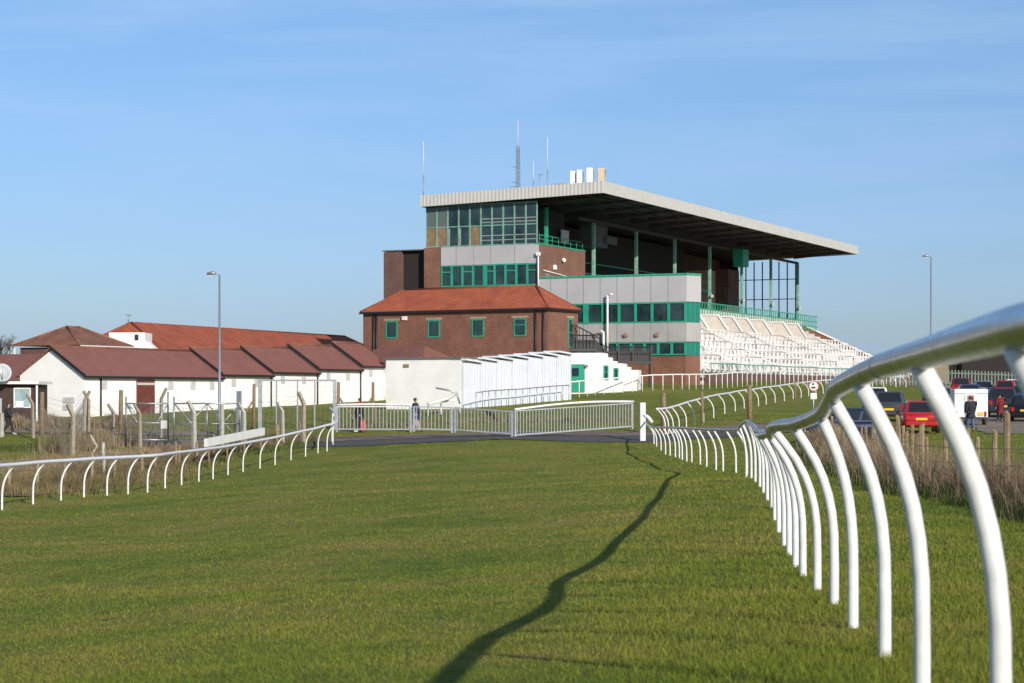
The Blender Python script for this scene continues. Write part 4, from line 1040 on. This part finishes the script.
# white board lying behind the left rail
a = P(204, 443, 88); b = P(262, 431.5, 97)
root = thing('board', a, 'long white board resting level behind the left running rail', 'board')
m = MB(); dv = (b-a); m.prism([], (0, 0, 0)) if False else None
q = Vector((0, 0, .18)); w_ = Vector((.1, .3, 0))
m.add([a-q, b-q, b+q, a+q, a-q+w_, b-q+w_, b+q+w_, a+q+w_], [(0,1,2,3),(7,6,5,4),(3,2,6,7),(0,4,5,1),(1,5,6,2),(0,3,7,4)], raw=True); m.build('plank', m_wrail, root)
m = MB()
for f in (.05, .35, .65, .95):
    c = a.lerp(b, f)+w_*.5; m.bar(c-Vector((0, 0, .19)), Vector((c.x, c.y, gz(c.x, c.y)-.1)), .05, 6, True)
m.build('supports', m_wood, root)
# stock fence of short timber stakes between the rail and the rough grass
root = thing('stock_fence', G3(90, 64), 'low stock fence of short timber stakes and wire behind the left running rail', 'fence')
tops = []
for px, dq in ((-25, 60), (17, 62), (45, 64), (73, 67), (100, 70), (122, 73), (150, 78), (163, 80), (184, 84), (187, 85), (205, 88), (222, 92), (250, 96), (285, 99), (287, 101), (308, 103)):
    b = G3(px-8, dq+3); h = rng.uniform(1.0, 1.25); MB().tube([b-Vector((0, 0, .2)), b+Vector((rng.uniform(-.05, .05), 0, h))], [.075, .065], 6, True).build('stake', m_woodl if rng.uniform() < .6 else m_wood, root); tops.append((b, h))
m = MB()
for (b0, h0), (b1, h1) in zip(tops, tops[1:]):
    for f in (.25, .5, .72, .92): m.bar(b0+Vector((0, -.07, h0*f)), b1+Vector((0, -.07, h1*f)), .007, 3, True)
m.build('wires', m_wire, root)
for px, dq, h, lab in ((90, 80, 1.5, 'thin crooked pale stick standing in the dead grass'), (103, 78, 1.3, 'stout pale broken stake standing in the dead grass')):
    b = G3(px, dq); root = thing('stick', b, lab, 'stick')
    MB().tube([b-Vector((0, 0, .1)), b+Vector((.05, 0, h*.6)), b+Vector((.28 if px < 100 else 0, 0, h*.85)), b+Vector((.02, 0, h*1.15))], [.05, .045, .045, .05] if px < 100 else .07, 6, True).build('shaft', m_concl, root)

# ------------------------------------------------------------------ paling fence, right
PF = [(30, 8.35), (32, 8.3), (39, 8.05), (48, 9.1), (58, 10.0), (68, 11.3), (80, 12.7), (88, 13.6)]
pd = [p[0] for p in PF]; pxx = [p[1] for p in PF]
root = thing('paling_fence', (9, 45, gz(9, 45)), 'stake fence of weathered pale palings and wire along the right side below the car park', 'fence')
tops = []
dq = 21.0
k = 0
while dq < 88:
    x = np.interp(dq, [18]+pd, [7.6]+pxx); z = gz(x, dq)
    tall = (k % 7 == 0)
    h = (1.45 if tall else 1.18)*rng.uniform(.9, 1.08); r = (.056 if tall else .04)*rng.uniform(.9, 1.15)
    MB(frame((x+rng.uniform(-.05, .05), dq, z), (1, 0, 0), (0, 1, 0))).tube([(0, 0, -.2), (0, 0, h*.97), (rng.uniform(-.04, .06), rng.uniform(-.03, .03), h)], [r, r*.95, r*.7], 6, smooth=False).build('paling', m_woodl if rng.uniform() < .6 else m_wood, root)
    tops.append(Vector((x, dq, z))); dq += rng.uniform(.45, 1.1)*(1+dq/160); k += 1
m = MB()
for zf in (.35, .62, .9):
    m.tube([p+Vector((-.05, 0, zf)) for p in tops], .006, 3, True)
m.build('wires', m_wire, root)

# ------------------------------------------------------------------ timber posts beside the second rail and the round sign
for px, y0, y1, lab in ((663.5, 393, 436, 'brown timber post directly right of the white gate post'), (702, 391, 424, 'slim brown timber post in front of the climbing rail'), (749.5, 385, 420, 'stout brown timber post in the middle of the bank'), (795, 381, 401, 'thin timber post behind the round sign')):
    dq = {663.5: 108, 702: 112, 749.5: 114, 795: 150}[px]
    b = G3(px, dq); h = P(px, y0, dq).z-b.z
    root = thing('timber_post', b, lab, 'post', 'timber posts on the bank'); r = .085 if px == 702 else .14 if px < 780 else .07
    MB(frame(b, (1, 0, 0), (0, 1, 0))).tube([(0, 0, -.3), (.02, 0, h*.5), (-.01, 0, h)], [r*1.1, r, r*.92], 7).build('shaft', m_wood, root)
b = G3(813.5, 105); zt = P(0, 381, 105).z-b.z
root = thing('round_sign', b, 'round white sign with a red ring on a thin grey post beside the climbing rail', 'sign'); T = frame(b, (1, 0, 0), (0, 1, 0))
MB(T).bar((0, 0, -.2), (0, 0, zt-.05), .035, 8).build('post', m_galv, root)
rr = .27
MB(T).tube([(0, -.045, zt-rr), (0, -.075, zt-rr)], rr, 28).build('plate', mat('sign_white', (.78, .78, .78), .4, var=.03), root)
ringm = MB(T); pts = []; fs = []
for q in range(28):
    an = q*math.pi/14
    for r_ in (rr*.99, rr*.80): pts.append((r_*math.cos(an), -.079, zt-rr+r_*math.sin(an)))
for q in range(28): fs.append((2*q, 2*q+1, (2*q+3) % 56, (2*q+2) % 56))
ringm.add(pts, fs).build('ring', mat('sign_red', (.45, .10, .08), .4, var=.03), root)
m = MB(T); m.box(-.09, .03, -.084, -.08, zt-rr+.05, zt-rr+.16); m.box(-.13, .10, -.084, -.08, zt-rr-.13, zt-rr-.02); m.build('symbol', mat('sign_black', (.03, .03, .03), .5), root)
MB(T).box(-.16, .16, -.06, -.03, zt-.95, zt-.64).build('sub_plate', MATS['sign_white'], root)

# ------------------------------------------------------------------ dead grass and tussocks
def band(n, line, halfw, hlo, hhi, wd, name, mt, lab, lean=.5, wscale=True, skew=0):
    pts = [Vector(p) for p in line]; L = [0]
    for a, b in zip(pts, pts[1:]): L.append(L[-1]+(b-a).length)
    s = rng.uniform(0, L[-1], n); x = np.interp(s, L, [p.x for p in pts]); y = np.interp(s, L, [p.y for p in pts])
    hw = np.interp(s, L, halfw) if isinstance(halfw, (list, tuple)) else halfw
    x = x+rng.normal(0, 1, n)*hw*.55+skew; y = y+rng.normal(0, .6, n)
    cl = .72+.28*np.sin(x*3.1+y*1.7)+.18*np.sin(y*5.3+1)
    h = rng.uniform(hlo, hhi, n)*np.clip(cl, .4, 1.15)
    return tag(blades(name, x, y, h, wd*(y/40)**.6*rng.uniform(.6, 1.5, n), mt, lean), lab, 'dead grass', kind='stuff')
band(75000, [(7.9, 22), (8.4, 32), (8.3, 39), (9.2, 48), (10.2, 58), (11.5, 68), (12.9, 80), (13.8, 88)], .8, .3, .95, .008, 'dead_grass', m_dryb, 'tall dead grey brown stems growing through the paling fence', .9)
band(14000, [(7.3, 22), (7.7, 32), (7.5, 39), (8.4, 48), (9.4, 58), (10.7, 68), (12.1, 80)], .45, .12, .42, .014, 'grass_tussock', m_rough, 'rough dark green tussocks at the foot of the paling fence', .8)
LBAND = [xd(-70, 62), xd(0, 68), xd(60, 74), xd(110, 81), xd(160, 90), xd(210, 96.5), xd(260, 102), xd(300, 106)]
band(60000, LBAND, [3, 3, 2.6, 2.2, 1.6, 1.3, 1.0, .8], .15, .58, .010, 'dead_grass', m_dry, 'tall tawny dead grass behind the left running rail', 1.0)
band(20000, [xd(-60, 80), xd(40, 84), xd(90, 90), xd(130, 95), xd(180, 99), xd(240, 104), xd(300, 106)], [3.5, 3.5, 2.5, 2, 1.6, 1.4, 1], .15, .6, .010, 'dead_stems', m_dryb, 'thin brown stems around the security fence posts', .5)
band(12000, [xd(-70, 59), xd(0, 64), xd(60, 69.5), xd(110, 76), xd(160, 85), xd(210, 92), xd(260, 98), xd(310, 104)], .6, .12, .32, .02, 'grass_tussock', m_rough, 'green tussocks along the foot of the left running rail', .8)
band(14000, [xd(-60, 96), xd(40, 99), xd(80, 100)], 2.2, .08, .25, .016, 'grass_tussock', m_rough, 'green grass strip between the dead grass and the path', .8)
band(12000, LBAND, [3, 3, 2.6, 2.2, 1.6, 1.3, 1.0, .8], .1, .4, .012, 'grass_tussock', m_rough, 'green grass showing among the tawny dead stems', 1.0)
drape('dead_grass_ground', LBAND, [3.2, 3.2, 2.8, 2.3, 1.7, 1.3, 1.0, .8], m_dryg, .03, 90, 'structure')
drape('paling_strip', [(8.0, 22), (8.5, 32), (8.4, 39), (9.3, 48), (10.3, 58), (11.6, 68), (13.0, 80), (13.9, 88)], .7, m_dryg, .03, 90, 'structure')
band(1600, [xd(48, 96), xd(80, 99), xd(112, 103), xd(150, 104)], 1.2, .6, 1.5, .008, 'dead_stems', m_dryb, 'tall thin leafless stems among the security fence posts', .25)
band(2500, [xd(330, 118), xd(420, 118), xd(510, 120), xd(640, 121)], 1.5, .15, .5, .014, 'dead_stems', m_dry, 'sparse tawny weeds beyond the steel gates', .5)
band(22000, [xd(-40, 116.5), xd(60, 117), xd(125, 117.5)], 1.0, .25, .8, .013, 'dead_stems', m_dryb, 'brown hedge bottom at the foot of the gabled shed', .4)

# ------------------------------------------------------------------ cars
def car_paint(name, col, metal=.3):
    return mat('paint_'+name, col, .28, metal=metal, var=.03, scale=1, coat=.6)
def loft(m, secs):
    n = len(secs[0]); base = len(m.v)
    for s in secs:
        for p in s: m.v.append(m.T(*p))
    for i in range(len(secs)-1):
        for k in range(n):
            k2 = (k+1) % n; m.f.append([base+i*n+k, base+(i+1)*n+k, base+(i+1)*n+k2, base+i*n+k2]); m.sm.append(True)
    m.f.append([base+k for k in range(n)]); m.sm.append(False)
    m.f.append([base+(len(secs)-1)*n+k for k in range(n)][::-1]); m.sm.append(False)
def car(px, dq, rz, paint, label, L=4.1, W=1.74, H=1.5, style='hatch', z=None):
    """x forward, y left. rz = heading"""
    b = G3(px, dq); ex = Vector((math.cos(rz), math.sin(rz), 0)); ey = Vector((-ex.y, ex.x, 0)); T = frame(b, ex, ey)
    root = thing('parked_car', b, label, 'car', 'cars in the car park')
    h = L/2; hw = W/2; zs = H*.60; fl = .27
    def sec(x, w, z0, z1): return [(x, -w*.86, z0), (x, -w, z0+.14), (x, -w, z1-.18), (x, -w*.90, z1), (x, w*.90, z1), (x, w, z1-.18), (x, w, z0+.14), (x, w*.86, z0)]
    m = MB(T)
    loft(m, [sec(-h, hw*.80, .46, zs-.16), sec(-h+.03, hw*.90, .38, zs-.08), sec(-h+.12, hw*.96, .33, zs-.01), sec(-h+.45, hw, fl, zs), sec(-.2*h, hw, fl-.03, zs), sec(.32*h, hw, fl-.03, zs-.02), sec(.62*h, hw, fl, zs-.13), sec(h-.2, hw*.93, fl+.02, zs-.24), sec(h, hw*.80, .38, zs-.36)])
    body = m.build('body', paint, root)
    # cabin
    rear0 = -h+.12 if style != 'saloon' else -h+.75
    rear1 = -h+(.42 if style != 'saloon' else 1.2); fr1 = .10*h; fr0 = .48*h
    wb, wt = hw*.93, hw*.74; zt = H-.04
    c8 = [Vector(v) for v in ((rear0, -wb, zs-.03), (fr0, -wb, zs-.05), (fr0, wb, zs-.05), (rear0, wb, zs-.03), (rear1, -wt, H), (fr1, -wt, H), (fr1, wt, H), (rear1, wt, H))]
    m = MB(T); m.add([tuple(v) for v in c8], [(4,5,6,7), (0,1,5,4), (1,2,6,5), (2,3,7,6), (3,0,4,7)])
    m.build('cabin', paint, root, .11)
    cg = mat('car_glass', (.016, .019, .022), .05, var=.02)
    def pane(a, b, c, d, u0, u1, v0, v1, name):
        q = lambda u, v: (a.lerp(b, u)).lerp(d.lerp(c, u), v)
        n_ = (b-a).cross(d-a).normalized()
        ps = [q(u0, v0), q(u1, v0), q(u1, v1), q(u0, v1)]
        MB(T).prism([tuple(p+n_*.002) for p in ps], tuple(n_*.008)).build(name, cg, root)
    pane(c8[3], c8[0], c8[4], c8[7], .10, .90, .16, .88, 'rear_window')
    pane(c8[1], c8[2], c8[6], c8[5], .08, .92, .12, .90, 'windscreen')
    for (u0, u1) in ((.12, .46), (.51, .88)):
        pane(c8[0], c8[1], c8[5], c8[4], u0, u1, .14, .86, 'side_window'); pane(c8[2], c8[3], c8[7], c8[6], 1-u1, 1-u0, .14, .86, 'side_window')
    for sg in (-1, 1):
        for xx in (-h+.72, h-.80):
            w = MB(T).tube([(xx, sg*(hw-.18), .31), (xx, sg*(hw+.01), .31)], .31, 16).build('wheel', m_tyre, root)
            MB(T).tube([(xx, sg*(hw+.012), .31), (xx, sg*(hw+.03), .31)], .2, 12).build('rim', m_rim, w)
        MB(T).box(-h-.025, -h+.12, sg*hw*.66, sg*hw*.85, zs-.30, zs-.06).build('tail_light', m_tail, root, .02)
        MB(T).box(h-.28, h-.02, sg*hw*.50, sg*hw*.84, zs-.50, zs-.36).build('headlight', m_lens, root, .02)
        MB(T).box(.34*h, .34*h+.12, sg*(hw+.02), sg*(hw+.16), zs-.02, zs+.13).build('mirror', paint, root, .02)
    MB(T).box(-h-.012, -h+.012, -.26, .26, .60, .71).build('number_plate', m_plate, root)
    MB(T).box(-h-.05, -h+.06, -hw*.85, hw*.85, .34, .52).build('bumper', mat('bumper_black', (.03, .03, .032), .6) if style == 'estate' else paint, root, .05)
    return root
UP = R(90)
red = car_paint('red', (.50, .022, .024)); navy = car_paint('navy', (.012, .02, .06)); grey = car_paint('graphite', (.10, .105, .11), .6); silver = car_paint('silver', (.42, .44, .46), .7)
blue = car_paint('steel_blue', (.05, .10, .18), .5); black = car_paint('black', (.012, .012, .014)); wine = car_paint('wine', (.28, .012, .02)); wht = car_paint('white', (.75, .75, .74), 0); dgrey = car_paint('slate', (.045, .05, .058), .5)
car(919, 94.6, UP-R(8), red, 'bright red hatchback seen from behind, parked close to the paling fence', 3.9, 1.72, 1.5, 'paint')
car(890, 110, UP-R(12), grey, 'graphite estate car seen from behind, parked beyond the red hatchback', 4.6, 1.82, 1.62)
car(846, 90, R(178), navy, 'navy blue car parked side on behind the near posts of the rail', 3.9, 1.7, 1.38)
car(876, 132, UP-R(10), wht, 'white car mostly hidden behind the graphite estate', 4.2, 1.74, 1.5)
car(951, 128, UP-R(10), dgrey, 'dark slate car behind the white trailer, left side', 4.3, 1.78, 1.5)
car(969, 146, UP-R(10), blue, 'steel blue car in the middle row above the white trailer', 4.3, 1.76, 1.48)
car(984, 160, UP-R(14), silver, 'silver car in the far row beside the palisade', 4.2, 1.75, 1.48)
car(1003, 122, UP-R(14), dgrey, 'large slate sport utility car with a yellow plate behind the person in the red coat', 4.6, 1.9, 1.75)
car(1006, 158, UP-R(16), red, 'red car in the far row at the right', 4.2, 1.76, 1.6)
car(1026, 114, UP-R(16), black, 'black car cut by the right edge of the view', 4.3, 1.78, 1.5)
car(1024, 146, UP-R(16), blue, 'steel blue car in the middle row at the right edge', 4.3, 1.78, 1.5)
car(960, 168, UP-R(10), wine, 'wine red car in the farthest row behind the blue cars', 4.2, 1.76, 1.5)
car(941, 136, UP-R(10), silver, 'silver car glimpsed between the rail posts left of the trailer', 4.2, 1.75, 1.48)
car(1014, 170, UP-R(14), wht, 'white car in the farthest row behind the red car', 4.2, 1.75, 1.5)
car(935, 150, UP-R(10), black, 'black car in the middle row left of the blue car', 4.2, 1.76, 1.5)
# white box trailer
b = G3(971, 106); rz = UP-R(8); ex = Vector((math.cos(rz), math.sin(rz), 0)); ey = Vector((-ex.y, ex.x, 0)); T = frame(b, ex, ey)
root = thing('box_trailer', b, 'small white box trailer with a rear door and yellow plate in the car park', 'trailer')
MB(T).box(0, 2.8, -.88, .88, .38, 1.95).build('body', mat('trailer_white', (.74, .75, .76), .4, var=.06), root, .06)
o = MB(T).box(-.03, 0, -.32, .35, .55, 1.72).build('door', mat('trailer_white2', (.68, .69, .71), .4), root, .02)
MB(T).box(-.045, -.032, -.15, .18, 1.15, 1.6).build('door_window', mat('pinkish_glass', (.35, .22, .22), .2), o)
MB(T).box(-.02, .0, -.87, .87, 1.70, 1.74).build('trim', m_panelb, root)
MB(T).box(-.04, 0, -.62, -.36, .55, .72).build('number_plate', m_plate, root)
for sg in (-1, 1):
    MB(T).box(-.05, 0, sg*.70, sg*.80, .5, .75).build('tail_light', m_tail, root)
    w = MB(T).tube([(1.4, sg*.72, .31), (1.4, sg*.9, .31)], .31, 14).build('wheel', m_tyre, root); MB(T).tube([(1.4, sg*.901, .31), (1.4, sg*.92, .31)], .18, 10).build('rim', m_rim, w)
MB(T).box(-.06, .1, -.85, .85, .36, .46).build('bumper', mat('bumper_black', (.03, .03, .032), .6), root)
MB(T).bar((2.8, 0, .45), (3.7, 0, .45), .05, 6).bar((3.6, 0, 0), (3.6, 0, .5), .05, 6).build('drawbar', m_galv, root)

# palisade fence, dark hedge and a pale roofed store behind the car park
a = G3(880, 200); b = G3(1060, 196); ex = (b-a).normalized(); T = frame(a, ex, (-ex.y, ex.x, 0)); L = (b-a).length
m_pale = mat('palisade_grey_green', (.20, .25, .215), .6)
root = thing('palisade_fence', a, 'pale green steel palisade fence along the back of the car park', 'fence')
m = MB(T)
for x in np.arange(0, L, .32): m.box(x-.06, x+.06, -.02, .02, .05, 1.75)
m.build('pales', m_pale, root)
m = MB(T); m.box(0, L, .021, .08, .4, .5); m.box(0, L, .021, .08, 1.4, 1.5); m.build('rails', m_pale, root)
root = thing('store_building', G3(990, 206), 'dark clad store with a deep roof behind the palisade fence', 'building')
a = G3(962, 206); T = frame(a, (1, 0, 0), (0, 1, 0)); MB(T).box(0, 9.5, 0, 8, -1, 3.4).build('wall', m_darker, root); MB(T).prism([(-.3, -.4, 3.42), (-.3, 4, 4.6), (-.3, 8.4, 3.42)], (10, 0, 0)).build('roof', m_dark, root)
root = thing('low_store', G3(945, 208), 'low store with pale blue roof behind the palisade fence', 'building')
a = G3(930, 208); T = frame(a, (1, 0, 0), (0, 1, 0)); MB(T).box(0, 2.8, 0, 4, -1, 2.2).build('wall', m_woodl, root); MB(T).prism([(-.2, -.2, 2.22), (-.2, 2, 3.0), (-.2, 4.2, 2.22)], (3.2, 0, 0)).build('roof', mat('pale_blue_roof', (.45, .56, .68), .5), root)

# ------------------------------------------------------------------ people
def skin_mesh(name, verts, edges, radii, mt, parent, sub=1):
    me = bpy.data.meshes.new(name); me.from_pydata([tuple(v) for v in verts], edges, [])
    o = bpy.data.objects.new(name+'_tmp', me); COL.objects.link(o)
    sk = o.modifiers.new('skin', 'SKIN'); sk.use_smooth_shade = True
    sd_ = o.modifiers.new('sub', 'SUBSURF'); sd_.levels = sub; sd_.render_levels = sub
    for i, r in enumerate(radii):
        me.skin_vertices[0].data[i].radius = (r, r*.82) if not isinstance(r, tuple) else r
    me.skin_vertices[0].data[0].use_root = True
    dg = bpy.context.evaluated_depsgraph_get(); dg.update()
    nm = bpy.data.meshes.new_from_object(o.evaluated_get(dg)); nm.name = name
    bpy.data.objects.remove(o, do_unlink=True)
    nm.materials.clear(); nm.materials.append(mt)
    for p in nm.polygons: p.use_smooth = True
    r = bpy.data.objects.new(name, nm); COL.objects.link(r); r.parent = parent; ORG[r.name] = ORG[parent.name]
    return r
def person(px, dq, rz, H, label, coat, legs_m, hair_m, stride=.25, coat_len=.0, shoe=None, swing=.18, bag=None, z_up=0, bulk=1.12):
    b = G3(px, dq, z_up); root = thing('person', b, label, 'person'); root.rotation_euler = (0, 0, rz)
    s = H/1.75
    hip_l, hip_r = (0, .09, .92), (0, -.09, .92)
    V = [(0, 0, .95), (0, 0, 1.15), (.01, 0, 1.36), (.02, 0, 1.50), (.03, 0, 1.60), (.035, 0, 1.70),
         (0, .19, 1.40), (-swing*.4, .24, 1.14), (-swing*.2+.03, .25, .90), (.0-swing*.1, .25, .80),
         (0, -.19, 1.40), (swing*.5, -.24, 1.14), (swing+.06, -.24, .92), (swing+.10, -.235, .83),
         (0, .10, .90), (stride*.45+.03, .10, .50), (stride*.8, .10, .09), (stride*.8+.17, .10, .04),
         (0, -.10, .90), (-stride*.2+.05, -.10, .50), (-stride*.95, -.10, .12), (-stride*.95+.14, -.10, .04)]
    E = [(0,1),(1,2),(2,3),(3,4),(4,5),(2,6),(6,7),(7,8),(8,9),(2,10),(10,11),(11,12),(12,13),(0,14),(14,15),(15,16),(16,17),(0,18),(18,19),(19,20),(20,21)]
    Rr = [.10,.09,.085,.055,.085,.075, .045,.036,.034,.035, .045,.045,.036,.035, .085,.058,.042,.036, .085,.058,.042,.036]
    sv = lambda vs: [tuple(c*s for c in v) for v in vs]
    skin_mesh('body', sv(V), E, [r*s for r in Rr], m_skin, root, 2)
    # coat over torso and arms
    cv = [(0, 0, .95-coat_len*.5)]+V[1:3]+[(.015, 0, 1.45)]+[V[6], V[7], V[8]]+[V[10], V[11], V[12]]
    cv = [cv[0], cv[1], cv[2], cv[3]]+[V[6], V[7], V[8], V[10], V[11], V[12]]
    ce = [(0,1),(1,2),(2,3),(2,4),(4,5),(5,6),(2,7),(7,8),(8,9)]
    cr = [q*bulk for q in (.21,.205,.225,.10,.125,.10,.07,.125,.10,.07)]
    if coat_len: cv.append((0, 0, .95-coat_len)); ce.append((0, 10)); cr.append(.22)
    skin_mesh('coat', sv(cv), ce, [r*s for r in cr], coat, root, 2)
    tv = [(0, 0, .97), V[14], V[15], V[16][:2]+(.13,), V[18], V[19], V[20][:2]+(.16,)]
    skin_mesh('trousers', sv(tv), [(0,1),(1,2),(2,3),(0,4),(4,5),(5,6)], [r*s for r in (.17,.125,.095,.075,.125,.095,.075)], legs_m, root, 2)
    hv = [(.0, 0, 1.64), (.015, 0, 1.735), (-.05, 0, 1.60)]
    skin_mesh('hair', sv(hv), [(0,1),(0,2)], [r*s for r in (.10,.07,.07)], hair_m, root, 2)
    for q in ((16, 17), (20, 21)):
        a_, c_ = V[q[0]], V[q[1]]
        skin_mesh('shoe', sv([(a_[0]-.02, a_[1], .06), (c_[0]+.03, c_[1], .045)]), [(0,1)], [.06*s, .05*s], shoe or m_blackm, root, 2)
    # eyes, nose, ears are part of a small face piece so the head reads
    fm = MB(lambda x, y, z: Vector((x*s, y*s, z*s))+ORG[root.name])
    fm.tube([(.105, 0, 1.655), (.135, 0, 1.635)], [.012, .018], 6)
    fm.build('nose', m_skin, root)
    em = MB(lambda x, y, z: Vector((x*s, y*s, z*s))+ORG[root.name])
    for sg in (-1, 1): em.tube([(.098, sg*.032, 1.665), (.106, sg*.033, 1.665)], .011, 6)
    em.build('eyes', m_blackm, root)
    if bag:
        bm_ = MB(lambda x, y, z: Vector((x*s, y*s, z*s))+ORG[root.name]); bm_.box(-.12, .14, -.36, -.24, .40, .78); bm_.build('bag', bag, root, .03)
    return root
cloth = lambda n, c: mat('cloth_'+n, c, .9, var=.12, scale=8)
hb = mat('dark_hair', (.02, .014, .011), .7, var=.1)
person(359.5, 113, R(185), 1.95, 'person in dark coat and red scarf behind the left end gate', cloth('black', (.018, .018, .022)), cloth('black', (.018, .018, .022)), hb, .12, .1, mat('white_shoe', (.6, .6, .6), .6))
rt = G3(362.8, 112.7)
tag(MB(frame(rt, (1, 0, 0), (0, 1, 0))).tube([(0, 0, .05), (0, 0, .30), (0, 0, .62), (0, 0, .66)], [.16, .2, .17, .10], 10).tube([(-.1, 0, .64), (0, 0, .85), (.1, 0, .64)], .015, 5).build('bag', cloth('coral', (.5, .08, .09))), 'coral red bag held low beside the person at the gate', 'bag')
person(415.5, 111, R(10), 1.92, 'walker in a navy jacket and pale trousers behind the steel gates', cloth('navy', (.025, .035, .075)), cloth('stone', (.34, .31, .27)), hb, .22, .12)
person(8, 110, R(12), 1.75, 'person in black tracksuit striding past the kiosk at the far left', cloth('black', (.018, .018, .022)), cloth('black', (.018, .018, .022)), hb, .34, 0, mat('white_shoe', (.6, .6, .6), .6))
person(970.5, 97, R(100), 1.74, 'person in dark navy jacket and blue jeans walking in front of the white trailer', cloth('ink', (.02, .022, .035)), cloth('denim', (.06, .12, .24)), mat('auburn_hair', (.19, .05, .035), .7), .2, .05)
person(1000, 112, R(95), 1.66, 'person in a long dark red coat standing by the slate car', cloth('crimson', (.16, .012, .016)), cloth('black', (.018, .018, .022)), hb, .08, .4)
# red scarf of the person at the gate
rt = bpy.data.objects['person']
m = MB(); c0 = Vector(rt.location)
for zz in (1.42, 1.48): m.tube([c0+Vector((math.cos(a)*.14, math.sin(a)*.13, zz*1.115)) for a in np.linspace(0, 2*math.pi, 13)], .05, 6, True)
m.build('scarf', cloth('scarlet', (.5, .025, .03)), rt)
bpy.context.view_layer.update()

# ------------------------------------------------------------------ bare tree at the far left
b = G3(-2, 190); root = thing('bare_tree', b, 'leafless tree showing above the maroon roof at the left edge', 'tree')
m = MB(); tw = MB()
def branch(p, dirv, ln, r, depth):
    q = p+dirv*ln
    (m if depth < 2 else tw).tube([p, q], [r, r*.65], 4, True)
    if depth < 5:
        for _ in range(3 if depth else 6):
            nd_ = (dirv+Vector((random.uniform(-.8, .8), random.uniform(-.8, .8), random.uniform(-.1, .6)))).normalized()
            branch(p.lerp(q, random.uniform(.55, 1)), nd_, ln*random.uniform(.55, .75), r*.55, depth+1)
branch(b-Vector((0, 0, .3)), Vector((0, 0, 1)), 2.9, .16, 0)
m.build('trunk', m_wood, root); tw.build('crown', mat('twig', (.10, .075, .055), .9, var=.2), root)
